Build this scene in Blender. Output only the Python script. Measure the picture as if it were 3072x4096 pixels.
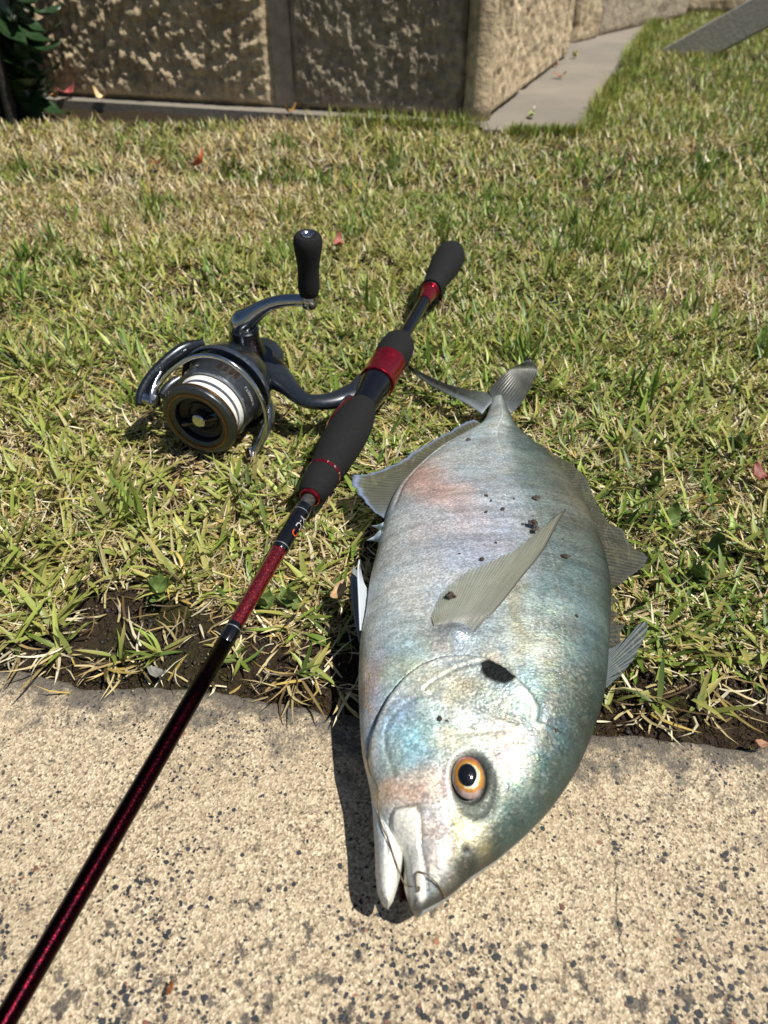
import bpy, bmesh, math, random
import numpy as np
from mathutils import Vector, Matrix
for o in list(bpy.data.objects): bpy.data.objects.remove(o)
SC = bpy.context.scene
COL = SC.collection
rng = np.random.default_rng(7)

# ------------------------------------------------------------------ camera
cam_d = bpy.data.cameras.new('camera'); cam = bpy.data.objects.new('camera', cam_d); COL.objects.link(cam)
cam.location = (0, 0, .29); cam.rotation_euler = (math.radians(50), 0, 0)
cam_d.sensor_fit = 'VERTICAL'; cam_d.sensor_height = 34.6; cam_d.lens = 24
cam_d.clip_start = .01; cam_d.clip_end = 500
cam_d.dof.use_dof = True; cam_d.dof.focus_distance = .375; cam_d.dof.aperture_fstop = 12.5
SC.camera = cam
# ------------------------------------------------------------------ light
SUN_EL, SUN_AZ = 62.0, -22.0          # azimuth measured from +x towards +y
w = bpy.data.worlds.new('World'); SC.world = w; w.use_nodes = True
nt = w.node_tree; bg = nt.nodes['Background']
sky = nt.nodes.new('ShaderNodeTexSky'); sky.sky_type = 'NISHITA'; sky.sun_disc = False
sky.sun_elevation = math.radians(SUN_EL); sky.sun_rotation = math.radians(90 - SUN_AZ)
nt.links.new(sky.outputs[0], bg.inputs[0]); bg.inputs[1].default_value = .052
sd = bpy.data.lights.new('sun', 'SUN'); sd.energy = 5.0; sd.angle = math.radians(.53); sd.color = (1, .955, .88)
so = bpy.data.objects.new('sun', sd); COL.objects.link(so)
e, a_ = math.radians(SUN_EL), math.radians(SUN_AZ)
SUNV = Vector((math.cos(e) * math.cos(a_), math.cos(e) * math.sin(a_), math.sin(e)))
so.rotation_euler = SUNV.to_track_quat('Z', 'Y').to_euler()
vs = SC.view_settings; vs.view_transform = 'Standard'; vs.look = 'None'; vs.gamma = 1; vs.exposure = .28; vs.use_curve_mapping = False
SC.cycles.max_bounces = 6; SC.cycles.transparent_max_bounces = 8

# ------------------------------------------------------------------ helpers
def lin(c):
    c = np.asarray(c, float) / 255.
    return np.where(c <= .04045, c / 12.92, ((c + .055) / 1.055) ** 2.4)
def sm(x, a, b):
    t = np.clip((x - a) / (b - a), 0, 1); return t * t * (3 - 2 * t)
def _h(i, j, k, s):
    n = (i * 73856093) ^ (j * 19349663) ^ (k * 83492791) ^ (s * 2654435)
    n = (n ^ (n >> 13)) * 1274126177; n = n & 0x7fffffff
    n = (n ^ (n >> 15)) * 2246822519 & 0x7fffffff
    return (n & 0xffff) / 65535.
def vnoise(x, y, z=0., seed=0):
    x, y, z = np.broadcast_arrays(np.asarray(x, float), np.asarray(y, float), np.asarray(z, float))
    i, j, k = [np.floor(q).astype(np.int64) for q in (x, y, z)]
    fx, fy, fz = [(lambda t: t * t * (3 - 2 * t))(q - np.floor(q)) for q in (x, y, z)]
    r = 0
    for a in (0, 1):
        for b in (0, 1):
            for c in (0, 1):
                r = r + (fx if a else 1 - fx) * (fy if b else 1 - fy) * (fz if c else 1 - fz) * _h(i + a, j + b, k + c, seed)
    return r
def fbm(x, y, z=0., oct=4, seed=0, gain=.5):
    r = 0; amp = 1; tot = 0
    for o in range(oct):
        r = r + amp * vnoise(np.asarray(x) * 2 ** o + 17.3 * o, np.asarray(y) * 2 ** o - 9.1 * o, np.asarray(z) * 2 ** o, seed + o); tot += amp; amp *= gain
    return r / tot
def resample(p, n):
    p = np.asarray(p, float); d = np.r_[0, np.cumsum(np.linalg.norm(np.diff(p, axis=0), axis=1))]
    t = np.linspace(0, d[-1], n); return np.stack([np.interp(t, d, p[:, k]) for k in range(p.shape[1])], 1)
def smooth_curve(p, n, it=2):
    p = np.asarray(p, float)
    for _ in range(it):
        q = [p[0]]
        for a, b in zip(p[:-1], p[1:]): q += [a * .75 + b * .25, a * .25 + b * .75]
        q.append(p[-1]); p = np.array(q)
    return resample(p, n)
def polydist(x, y, poly):
    """unsigned distance to an open polyline"""
    d = np.full(np.shape(x), 1e9)
    for (ax, ay), (bx, by) in zip(poly[:-1], poly[1:]):
        vx, vy = bx - ax, by - ay; t = np.clip(((x - ax) * vx + (y - ay) * vy) / (vx * vx + vy * vy + 1e-12), 0, 1)
        d = np.minimum(d, np.hypot(x - ax - t * vx, y - ay - t * vy))
    return d
def inpoly(x, y, poly):
    c = np.zeros(np.shape(x), bool); n = len(poly)
    for i in range(n):
        ax, ay = poly[i][:2]; bx, by = poly[(i + 1) % n][:2]
        with np.errstate(divide='ignore', invalid='ignore'):
            c ^= ((ay > y) != (by > y)) & (x < (bx - ax) * (y - ay) / (by - ay + 1e-15) + ax)
    return c
def sdpoly(x, y, poly):
    poly = [tuple(q[:2]) for q in poly]
    d = polydist(x, y, poly + [poly[0]]); return np.where(inpoly(x, y, poly), -d, d)

def mesh_obj(name, V, Fc, mat=None, parent=None, smooth=True, cols=None, org=None):
    V = np.asarray(V, float)
    if org is not None: V = V - np.asarray(org)
    me = bpy.data.meshes.new(name)
    if isinstance(Fc, np.ndarray):
        k = Fc.shape[1]; me.vertices.add(len(V)); me.vertices.foreach_set('co', V.ravel())
        me.loops.add(Fc.size); me.loops.foreach_set('vertex_index', Fc.ravel().astype(np.int32))
        me.polygons.add(len(Fc)); me.polygons.foreach_set('loop_start', np.arange(0, Fc.size, k, dtype=np.int32))
        me.update(calc_edges=True)
    else:
        me.from_pydata(V.tolist(), [], Fc)
    if smooth: me.polygons.foreach_set('use_smooth', np.ones(len(me.polygons), bool))
    if cols is not None:
        at = me.color_attributes.new('Col', 'FLOAT_COLOR', 'POINT')
        c = np.ones((len(V), 4)); cols = np.asarray(cols); c[:, :cols.shape[1]] = cols; at.data.foreach_set('color', c.ravel())
    me.validate(); me.update()
    o = bpy.data.objects.new(name, me); COL.objects.link(o)
    if mat: me.materials.append(mat)
    if parent: o.parent = parent
    return o
def tag(o, label=None, cat=None, group=None, kind=None):
    if label: o['label'] = label
    if cat: o['category'] = cat
    if group: o['group'] = group
    if kind: o['kind'] = kind
    return o
def thing(name, label, cat, loc, group=None):
    o = bpy.data.objects.new(name, None); COL.objects.link(o); o.location = loc; o.empty_display_size = .02
    return tag(o, label, cat, group)
def grid_faces(nr, nc, wrap=False):
    i, j = np.meshgrid(np.arange(nr - 1), np.arange(nc if wrap else nc - 1), indexing='ij')
    j2 = (j + 1) % nc
    return np.stack([i * nc + j, i * nc + j2, (i + 1) * nc + j2, (i + 1) * nc + j], -1).reshape(-1, 4)
def solidify(o, t, off=0):
    m = o.modifiers.new('thickness', 'SOLIDIFY'); m.thickness = t; m.offset = off; return o
def basis(d):
    d = np.asarray(d, float); d = d / np.linalg.norm(d)
    h = np.array([0, 0, 1.]) if abs(d[2]) < .9 else np.array([1., 0, 0])
    x = np.cross(h, d); x /= np.linalg.norm(x); return x, np.cross(d, x), d
def lathe_vf(o, d, prof, n=48, ell=(1, 1), xy=None, ring=False):
    if ring: prof = list(prof) + [prof[0]]
    x, y, d = basis(d) if xy is None else (xy[0], xy[1], d)
    th = np.linspace(0, 2 * np.pi, n, endpoint=False); V = []
    for t, r in prof:
        V.append(np.asarray(o) + np.outer(np.ones(n), d) * t + r * (np.outer(np.cos(th) * ell[0], x) + np.outer(np.sin(th) * ell[1], y)))
    m = len(prof); F = [list(q) for q in grid_faces(m, n, True)]
    if not ring: F.append(list(range(n))[::-1]); F.append(list(range((m - 1) * n, m * n)))
    return np.concatenate(V), F
def lathe(name, o, d, prof, mat, parent, org, n=48, ell=(1, 1), sharp=35, **k):
    V, F = lathe_vf(o, d, prof, n, ell, **k); ob = mesh_obj(name, V, F, mat, parent, True, None, org)
    autosharp(ob, sharp); return ob
def autosharp(ob, deg=35):
    bm = bmesh.new(); bm.from_mesh(ob.data); bmesh.ops.recalc_face_normals(bm, faces=bm.faces)
    for ed in bm.edges:
        if len(ed.link_faces) == 2 and ed.calc_face_angle(0) > math.radians(deg): ed.smooth = False
    bm.to_mesh(ob.data); bm.free()
def tube_vf(P, R, n=16, flat=1., up=None):
    P = np.asarray(P, float); m = len(P); R = np.broadcast_to(R, (m,)); T = np.gradient(P, axis=0); T /= np.linalg.norm(T, axis=1)[:, None] + 1e-12
    x, y, _ = basis(T[0])
    if up is not None:
        x = np.asarray(up, float)
    V = []; th = np.linspace(0, 2 * np.pi, n, endpoint=False)
    for i in range(m):
        x = x - T[i] * (x @ T[i]); x /= np.linalg.norm(x); y = np.cross(T[i], x)
        V.append(P[i] + R[i] * (np.outer(np.cos(th) * flat, x) + np.outer(np.sin(th), y)))
    F = [list(q) for q in grid_faces(m, n, True)]; F.append(list(range(n))[::-1]); F.append(list(range((m - 1) * n, m * n)))
    return np.concatenate(V), F
def tube(name, P, R, mat, parent=None, org=None, n=16, flat=1., up=None, cnt=None):
    if cnt:
        PR = np.c_[np.asarray(P, float), np.broadcast_to(R, (len(P),))]; PR = smooth_curve(PR, cnt); P, R = PR[:, :3], PR[:, 3]
    V, F = tube_vf(P, R, n, flat, up); o = mesh_obj(name, V, F, mat, parent, True, None, org); autosharp(o, 60); return o
def box_vf(c, ax, ay, az):
    c, ax, ay, az = [np.asarray(q, float) for q in (c, ax, ay, az)]
    V = [c + i * ax + j * ay + k * az for i in (-1, 1) for j in (-1, 1) for k in (-1, 1)]
    return np.array(V), [[0, 1, 3, 2], [4, 6, 7, 5], [0, 4, 5, 1], [2, 3, 7, 6], [0, 2, 6, 4], [1, 5, 7, 3]]
def box(name, c, ax, ay, az, mat, parent=None, org=None, bev=0.):
    V, F = box_vf(c, ax, ay, az); o = mesh_obj(name, V, F, mat, parent, False, None, org)
    bm = bmesh.new(); bm.from_mesh(o.data); bmesh.ops.recalc_face_normals(bm, faces=bm.faces)
    if bev: bmesh.ops.bevel(bm, geom=list(bm.edges), offset=bev, segments=2, affect='EDGES', profile=.5)
    bm.to_mesh(o.data); bm.free(); return o

# ------------------------------------------------------------------ materials
class NB:
    def __init__(s, name):
        s.m = bpy.data.materials.new(name); s.m.use_nodes = True; s.t = s.m.node_tree; s.b = s.t.nodes['Principled BSDF']; s.out = s.t.nodes['Material Output']
    def n(s, typ, **k):
        q = s.t.nodes.new(typ)
        for a, v in k.items():
            if a == 'ins':
                for i, vv in v.items():
                    if isinstance(vv, bpy.types.NodeSocket): s.t.links.new(vv, q.inputs[i])
                    else: q.inputs[i].default_value = vv
            else: setattr(q, a, v)
        return q
    def l(s, a, b): s.t.links.new(a, b)
    def coord(s, scale=(1, 1, 1)):
        c = s.n('ShaderNodeTexCoord'); mp = s.n('ShaderNodeMapping', ins={0: c.outputs['Object']}); mp.inputs['Scale'].default_value = scale; return mp.outputs[0]
    def noise(s, v, sc, det=4, rough=.55): return s.n('ShaderNodeTexNoise', ins={'Vector': v, 'Scale': sc, 'Detail': det, 'Roughness': rough}).outputs['Fac']
    def voro(s, v, sc, out='Distance', feat='F1'): return s.n('ShaderNodeTexVoronoi', feature=feat, ins={'Vector': v, 'Scale': sc}).outputs[out]
    def ramp(s, f, stops):
        r = s.n('ShaderNodeValToRGB', ins={0: f}); el = r.color_ramp.elements
        while len(el) < len(stops): el.new(.5)
        for q, (p, c) in zip(el, stops): q.position = p; q.color = (*c, 1) if hasattr(c, '__len__') else (c, c, c, 1)
        return r.outputs[0]
    def mix(s, f, a, b, mode='MIX'):
        q = s.n('ShaderNodeMix', data_type='RGBA', blend_type=mode)
        for i, v in ((0, f), (6, a), (7, b)):
            if isinstance(v, bpy.types.NodeSocket): s.l(v, q.inputs[i])
            else: q.inputs[i].default_value = v if i == 0 else (*v, 1)
        return q.outputs[2]
    def math(s, op, a, b=0.):
        q = s.n('ShaderNodeMath', operation=op, ins={0: a, 1: b}); return q.outputs[0]
    def bump(s, h, st, dist, prev=None):
        q = s.n('ShaderNodeBump', ins={'Height': h, 'Strength': st, 'Distance': dist})
        if prev: s.l(prev, q.inputs['Normal'])
        s.l(q.outputs[0], s.b.inputs['Normal']); return q.outputs[0]
    def set(s, **k):
        nm = dict(col='Base Color', rough='Roughness', metal='Metallic', coat='Coat Weight', coatr='Coat Roughness', spec='Specular IOR Level', alpha='Alpha', tfilm='Thin Film Thickness', tior='Thin Film IOR', sheen='Sheen Weight', sss='Subsurface Weight', trans='Transmission Weight')
        for a, v in k.items():
            i = s.b.inputs[nm[a]]
            if isinstance(v, bpy.types.NodeSocket): s.l(v, i)
            elif a == 'col': i.default_value = (*v, 1)
            else: i.default_value = v
        return s
    def attr(s, name='Col'): return s.n('ShaderNodeAttribute', attribute_name=name).outputs['Color']
def simple(name, col, rough=.5, metal=0., var=.15, sc=300, bump=0., **k):
    b = NB(name); v = b.coord(); f = b.noise(v, sc, 5)
    c = np.array(col, float); b.set(col=b.ramp(f, [(.3, tuple(c * (1 - var))), (.7, tuple(np.minimum(c * (1 + var), 1)))]), metal=metal, **k)
    r = b.n('ShaderNodeMapRange', ins={0: b.noise(v, sc * .4, 3), 1: .3, 2: .7, 3: max(rough - .08, .02), 4: min(rough + .1, 1)}); b.set(rough=r.outputs[0])
    if bump: b.bump(f, .6, bump)
    return b.m
M = {}
# ------------------------------------------------------------------ setting materials
b = NB('soil'); v = b.coord()
n1 = b.noise(v, 35, 6); n2 = b.noise(v, 300, 5); moss = b.noise(v, 14, 4)
c = b.mix(n2, (.012, .008, .005), (.075, .05, .03)); c = b.mix(b.ramp(moss, [(.5, 0.), (.66, .75)]), c, (.035, .04, .008))
b.set(col=c, rough=.9, spec=.2); b.bump(n2, 1., .008); M['soil'] = b.m
b = NB('concrete'); v = b.coord()
gr = b.noise(v, 160, 4); big = b.noise(v, 5, 4); grit = b.voro(v, 420)
c = b.mix(gr, (.20, .175, .14), (.32, .285, .235)); c = b.mix(b.ramp(big, [(.35, .55), (.65, 0.)]), c, (.15, .14, .12))
b.set(col=c, rough=.85, spec=.25); b.bump(b.math('ADD', gr, grit), .5, .002); M['concrete'] = b.m
# exposed aggregate paver: fine sand grains, tan matrix, grey lichen staining near its worn edge
b = NB('aggregate paver'); v = b.coord()
sand = b.voro(v, 1150, 'Color'); sandv = b.n('ShaderNodeSeparateColor', ins={0: sand}).outputs[0]; sandd = b.voro(v, 1150)
sand2 = b.n('ShaderNodeSeparateColor', ins={0: b.voro(v, 520, 'Color')}).outputs[1]
c = b.ramp(sandv, [(.0, (.05, .037, .024)), (.2, (.27, .204, .13)), (.6, (.51, .405, .265)), (1, (.80, .69, .50))])
c = b.mix(.35, c, b.ramp(sand2, [(.05, (.07, .055, .04)), (.3, (.32, .255, .17)), (1, (.52, .44, .305))]))
patch = b.noise(v, 16, 5, .6)
c = b.mix(b.ramp(patch, [(.42, 0.), (.72, .45)]), c, (.36, .29, .19))
lich = b.noise(v, 75, 6, .7)
at = b.n('ShaderNodeAttribute', attribute_name='Col').outputs['Color']; edge = b.n('ShaderNodeSeparateColor', ins={0: at})
lf = b.math('ADD', lich, b.math('MULTIPLY', edge.outputs[0], .42)); lf = b.math('SUBTRACT', lf, .25)
c = b.mix(b.ramp(lf, [(.37, 0.), (.56, .85)]), c, (.075, .07, .062))
smud = b.math('ADD', b.noise(v, 130, 5, .65), b.math('MULTIPLY', edge.outputs[1], .2))
c = b.mix(b.ramp(smud, [(.62, 0.), (.68, .8)]), c, (.045, .042, .042))
b.set(col=c, rough=.82, spec=.3)
nn = b.bump(sandd, .5, .0009); b.bump(b.noise(v, 240, 5), .4, .0016, nn); M['paver'] = b.m
b = NB('rough sandstone'); v = b.coord()
g1 = b.noise(v, 9, 6, .62); g2 = b.noise(v, 70, 6, .65); g3 = b.noise(v, 330, 4)
c = b.ramp(g1, [(.25, (.31, .26, .19)), (.5, (.48, .40, .29)), (.72, (.60, .51, .38))]); c = b.mix(b.ramp(g2, [(.35, .6), (.6, 0.)]), c, (.13, .115, .095))
b.set(col=c, rough=.9, spec=.2); nn = b.bump(g2, 1., .014); b.bump(g3, .8, .003, nn); M['stone'] = b.m
b = NB('pale sandstone'); v = b.coord()
g1 = b.noise(v, 9, 6, .62); g2 = b.noise(v, 70, 6, .65)
c = b.ramp(g1, [(.25, (.35, .27, .17)), (.5, (.56, .445, .285)), (.72, (.70, .575, .385))]); c = b.mix(b.ramp(g2, [(.35, .6), (.6, 0.)]), c, (.12, .10, .08))
b.set(col=c, rough=.9, spec=.2); b.bump(g2, .9, .008); M['stone2'] = b.m
M['mortar'] = simple('mortar', (.32, .275, .215), .9, var=.25, sc=60, bump=.003)
b = NB('weathered timber'); v = b.coord((3, 40, 40)); g = b.noise(v, 5, 6)
b.set(col=b.ramp(g, [(.3, (.34, .325, .295)), (.7, (.52, .50, .45))]), rough=.8, spec=.25); b.bump(g, .5, .003); M['timber'] = b.m
b = NB('grass blade'); ca = b.attr(); v = b.coord(); c = b.mix(b.math('MULTIPLY', b.noise(v, 240, 3), .5), ca, (.02, .025, .008), 'MIX')
c = b.mix(.55, c, ca); b.set(col=c, rough=.42, spec=.38)
tr = b.n('ShaderNodeBsdfTranslucent', ins={0: ca}); mx = b.n('ShaderNodeMixShader', ins={0: .18, 1: b.b.outputs[0], 2: tr.outputs[0]}); b.l(mx.outputs[0], b.out.inputs[0]); M['grass'] = b.m
def chipmat():
    b = NB('stone chip'); ca = b.attr(); v = b.coord(); b.set(col=b.mix(b.math('MULTIPLY', b.noise(v, 900, 3), .5), ca, (.045, .046, .048)), rough=.6, spec=.35); b.bump(b.noise(v, 1200, 3), .5, .0005); return b.m
M['chip'] = chipmat()

# ------------------------------------------------------------------ ground, soil, pavement, path
def edge_y(x): return .1988 - .1218 * x + (fbm(x * 28, 3.1, 0, 4, 3) - .5) * .011 + (fbm(x * 160, 1.7, 0, 3, 9) - .5) * .004
def soil_z(x, y):
    d = y - edge_y(x)
    z = -.005 + (fbm(x * 22, y * 22, 0, 4, 21) - .5) * .014 + (fbm(x * 150, y * 150, 0, 3, 33) - .5) * .006
    return z + .004 * np.exp(-((d - .012) / .014) ** 2) - .004 * sm(-d, -.004, .012)
KX = np.array([.168, 1.446]); DL = np.array([-.966, .259]); NF = np.array([-.259, -.966])        # front wall: corner, run, outward
K2 = np.array([.195, 1.46]); ES = np.array([.363, .932]); NS = np.array([.932, -.363])          # side wall
gs = 60.
V = [(-gs, -gs, -.045), (gs, -gs, -.045), (gs, gs, -.045), (-gs, gs, -.045)]
tag(mesh_obj('ground', V, [[0, 1, 2, 3]], M['soil']), kind='structure')
def sheet(name, xs, ys, zf, mat):
    X, Y = np.meshgrid(xs, ys); X = X.ravel(); Y = Y.ravel(); return tag(mesh_obj(name, np.c_[X, Y, zf(X, Y)], grid_faces(len(ys), len(xs)), mat), kind='structure')
sheet('soil', np.linspace(-.42, .42, 300), np.linspace(.13, .78, 230), soil_z, M['soil'])
sheet('lawn_soil', np.r_[np.linspace(-2.2, 3.2, 160)], np.linspace(.775, 4.2, 110), lambda x, y: -.008 + (fbm(x * 18, y * 18, 0, 3, 5) - .5) * .012, M['soil'])
sheet('verge_soil', np.r_[np.linspace(-2.2, -.415, 60)], np.linspace(.1, .78, 40), lambda x, y: -.006 + (fbm(x * 22, y * 22, 0, 3, 5) - .5) * .012, M['soil'])
sheet('border_soil', np.r_[np.linspace(.415, 3.2, 60)], np.linspace(.05, .78, 40), lambda x, y: -.006 + (fbm(x * 22, y * 22, 0, 3, 5) - .5) * .012, M['soil'])
xs = np.r_[np.linspace(-2, -.36, 60), np.linspace(-.355, .355, 560), np.linspace(.36, 2, 60)]
ey = edge_y(xs); rows = []; cc = []
for k, y0 in enumerate(np.r_[-2, -1, np.linspace(-.25, .15, 60)]):
    yy = np.where(True, y0, 0) * np.ones_like(xs) if y0 < 0 else y0 / .15 * (ey - .008); rows.append(np.c_[xs, yy, (fbm(xs * 60, yy * 60, 0, 3, 2) - .5) * .0012])
for d, z in ((-.006, 0), (-.004, -.0002), (-.002, -.001), (-.0006, -.0028), (0, -.006), (.0005, -.05)):
    rows.append(np.c_[xs, ey + d, z + (fbm(xs * 60, (ey + d) * 60, 0, 3, 2) - .5) * .0012 + (fbm(xs * 300, ey * 0 + d * 300, 0, 2, 8) - .5) * .0012])
V = np.concatenate(rows); dist = np.tile(ey, len(rows)) - V[:, 1]
cols = np.c_[np.exp(-np.clip(dist, 0, 1) / .022), sm(V[:, 1], .16, -.02), np.zeros(len(V))]
pav = tag(mesh_obj('pavement', V, grid_faces(len(rows), len(xs)), M['paver'], cols=cols), kind='structure')
# stone chips bedded in the paver: real flat pebbles, barely proud
def chips():
    r = np.random.default_rng(5); n0 = 60000; X = r.uniform(-.32, .32, n0); Y = r.uniform(-.07, .215, n0); e_ = edge_y(X); near = sm(-Y, -.195, -.01); cl = fbm(X * 34, Y * 34, 0, 3, 77)
    k = (Y < e_ - .004) & (r.random(n0) < .36 + .64 * near) & (r.random(n0) < .10 + 3.4 * np.maximum(cl - .42, 0)); X, Y, near = X[k], Y[k], near[k]
    Z0 = (fbm(X * 60, Y * 60, 0, 3, 2) - .5) * .0012; V = []; F = []; C = []; n = 0
    for x, y, z0, nr in zip(X, Y, Z0, near):
        big = r.random() < .26
        R = r.uniform(.0009, .0021) * (.55 + .55 * nr) if big else r.uniform(.0004, .0012) * (.75 + .45 * nr)
        k = int(r.integers(6, 11)); th = np.linspace(0, 6.283, k, endpoint=False) + r.uniform(-.25, .25, k); rad = R * r.uniform(.62, 1.15, k); el = r.uniform(.45, 1.); rot = r.uniform(0, 3.14)
        px, py = rad * np.cos(th), rad * np.sin(th) * el; qx = px * math.cos(rot) - py * math.sin(rot); qy = px * math.sin(rot) + py * math.cos(rot)
        h = min(R * .22, .00035)
        V += [(x + a, y + b_, z0 - .0006) for a, b_ in zip(qx, qy)] + [(x + a * .84, y + b_ * .84, z0 + h * r.uniform(.6, 1.2)) for a, b_ in zip(qx, qy)]
        F += [[n + j, n + (j + 1) % k, n + k + (j + 1) % k, n + k + j] for j in range(k)] + [[n + k + j for j in range(k)]]
        u = r.random()
        col = (lin((44, 47, 52)) if u < .76 else lin((84, 72, 64)) if u < .85 else lin((146, 98, 74)) if u < .89 else lin((190, 170, 140))) * r.uniform(.5, 1.3)
        C += [col] * (2 * k); n += 2 * k
    o = mesh_obj('aggregate', V, F, M['chip'], pav, False, np.array(C)); tag(o, kind='stuff')
chips()
def ribbon(pts, wd, z): # hairline crack
    P = smooth_curve(pts, 70, 1); r = np.random.default_rng(3); P += r.normal(0, .0004, P.shape); T = np.gradient(P, axis=0); N = np.c_[-T[:, 1], T[:, 0]]; N /= np.linalg.norm(N, axis=1)[:, None]
    W_ = wd * r.uniform(.3, 1., len(P))[:, None]; zz = (fbm(P[:, 0] * 60, P[:, 1] * 60, 0, 3, 2) - .5) * .0012 + z
    return np.c_[np.concatenate([P + N * W_, P - N * W_]), np.r_[zz, zz]], [[i, i + 1, len(P) + i + 1, len(P) + i] for i in range(len(P) - 1)]
M['crack'] = simple('crack shadow', (.02, .018, .016), .95)
V, F = ribbon([(.089, .152), (.093, .146), (.0935, .128), (.0885, .112), (.0875, .095), (.086, .088)], .00015, .0005)
mesh_obj('hairline_crack', V, F, M['crack'], pav, False)
def prism(name, poly, z0, z1, mat, **k):
    n = len(poly); V = [(x, y, z0) for x, y in poly] + [(x, y, z1) for x, y in poly]
    F = [list(range(n))[::-1], list(range(n, 2 * n))] + [[i, (i + 1) % n, n + (i + 1) % n, n + i] for i in range(n)]
    o = mesh_obj(name, V, F, mat, smooth=False, **k); bm = bmesh.new(); bm.from_mesh(o.data); bmesh.ops.recalc_face_normals(bm, faces=bm.faces); bm.to_mesh(o.data); bm.free(); return o
PATH = [tuple(KX + NF * .03 + DL * 1.9), tuple(KX + NF * .036 - DL * .01), (.172, 1.372), (.338, 1.360), (.56, 2.02), (.80, 2.66), (.985, 3.13), (1.05, 3.30), (.80, 3.30), tuple(K2 + ES * 1.3 - NS * .04), tuple(K2 - NS * .05), tuple(KX - NF * .05 + DL * 1.9)]
tag(prism('path', PATH, -.05, .006, M['concrete']), kind='structure')

# ------------------------------------------------------------------ stone walls
def rock_face(o2, run, out, wd, z0, z1, amp, seed, nx=70, nz=46, parent=None, mat=None, org=None, thick=.12, inset=.0, style=0):
    o2, run, out = np.array(o2), np.array(run), np.array(out); u = np.linspace(0, 1, nx); q = np.linspace(0, 1, nz); U_, Q = np.meshgrid(u, q); U_ = U_.ravel(); Q = Q.ravel()
    S_ = U_ * wd; Z = z0 + Q * (z1 - z0)
    d = (fbm(S_ * 11, Z * 13, seed, 3, seed, .5) - .45) * amp * .9 + (fbm(S_ * 75, Z * 60, seed, 4, seed + 9, .65) - .5) * amp * 1.7
    if style: d = d + (fbm(S_ * 26, Z * 60 + S_ * 20, 0, 4, seed + 4) - .45) * amp * 1.2
    ed = np.minimum(np.minimum(U_, 1 - U_) * wd, np.minimum(Q, 1 - Q) * (z1 - z0)); d = d * sm(ed, 0, .03) - .012 * (1 - sm(ed, 0, .012)) + inset
    jit = (fbm(Z * 30, seed * 3.1, 0, 3, seed + 2) - .5) * .02 * (1 - sm(U_ * wd, 0, .04)) - (fbm(Z * 30, seed * 5.1, 0, 3, seed + 3) - .5) * .02 * (1 - sm((1 - U_) * wd, 0, .04))
    P = o2 + np.outer(S_ + jit, run) + np.outer(d, out); V = np.c_[P, Z]
    Fc = [list(t) for t in grid_faces(nz, nx)]; n0 = len(V)
    bd = list(range(nx)) + [i * nx + nx - 1 for i in range(1, nz)] + [(nz - 1) * nx + j for j in range(nx - 2, -1, -1)] + [i * nx for i in range(nz - 2, 0, -1)]
    bk = V[bd].copy(); bk[:, :2] -= out * thick; V = np.concatenate([V, bk]); m = len(bd)
    Fc += [[bd[i], bd[(i + 1) % m], n0 + (i + 1) % m, n0 + i] for i in range(m)] + [[n0 + i for i in range(m)][::-1]]
    ob = mesh_obj('stone_block', V, Fc, mat, parent, True, None, org)
    bm = bmesh.new(); bm.from_mesh(ob.data); bmesh.ops.recalc_face_normals(bm, faces=bm.faces); bm.to_mesh(ob.data); bm.free(); return ob
org = (*KX, 0.)
wall = thing('stone_wall', 'rough sandstone block wall whose corner meets the narrow concrete path', 'wall', org)
zt = [(.006, .30), (.315, .60)]
for row, (z0, z1) in enumerate(zt):
    segs = [(.028, .352, 0, 21), (.395, .925, 1, 33), (.945, 1.40, 0, 41), (1.42, 1.86, 0, 43)] if row == 0 else [(.028, .50, 0, 51), (.52, .98, 1, 57), (1.0, 1.42, 0, 59), (1.44, 1.86, 0, 61)]
    for s0, s1, sty, sd_ in segs:
        rock_face(KX + DL * s0, DL, NF, s1 - s0, z0, z1, .012 if sty else .008, sd_, 190 if row == 0 else 50, 110 if row == 0 else 30, wall, M['stone2'] if sty else M['stone'], org, style=sty)
    segs = [(.0, .27, 71), (.29, .70, 73), (.715, .80, 75)] if row == 0 else [(.0, .40, 77), (.42, .80, 79)]
    for s0, s1, sd_ in segs:
        rock_face(K2 + ES * s0, ES, NS, s1 - s0, z0, z1, .0085, sd_, 90, 60, wall, M['stone2'], org, style=1)
# recessed mortar core and the smooth rendered corner
def core(name, a, b_, out, th, off, z1, mat):
    a, b_, out = np.array(a), np.array(b_), np.array(out); mid = (a + b_) / 2 - out * (th / 2 + off); r = (b_ - a) / 2
    return box(name, (*mid, z1 / 2 + .003), (*r, 0), (*(out * th / 2), 0), (0, 0, z1 / 2 - .004), mat, wall, org)
core('mortar', KX + DL * .03, KX + DL * 1.87, NF, .2, .016, .61, M['mortar'])
core('mortar', K2, K2 + ES * .81, NS, .2, .016, .61, M['mortar'])
V, F = lathe_vf((KX[0] + .001, KX[1] + .012, 0), (0, 0, 1), [(.004, .0255), (.03, .026), (.12, .0240), (.22, .0250), (.31, .0245), (.61, .025)], 28)
V[:, :2] += (fbm(V[:, 0] * 40, V[:, 1] * 40, V[:, 2] * 40, 3, 4) - .5)[:, None] * np.array([.008, -.008])
mesh_obj('corner_render', V, F, M['stone2'], wall, True, None, org)
V, F = [], []
core('mortar_joint', KX + DL * .354, KX + DL * .393, NF, .03, .011, .6, M['mortar'])
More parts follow.
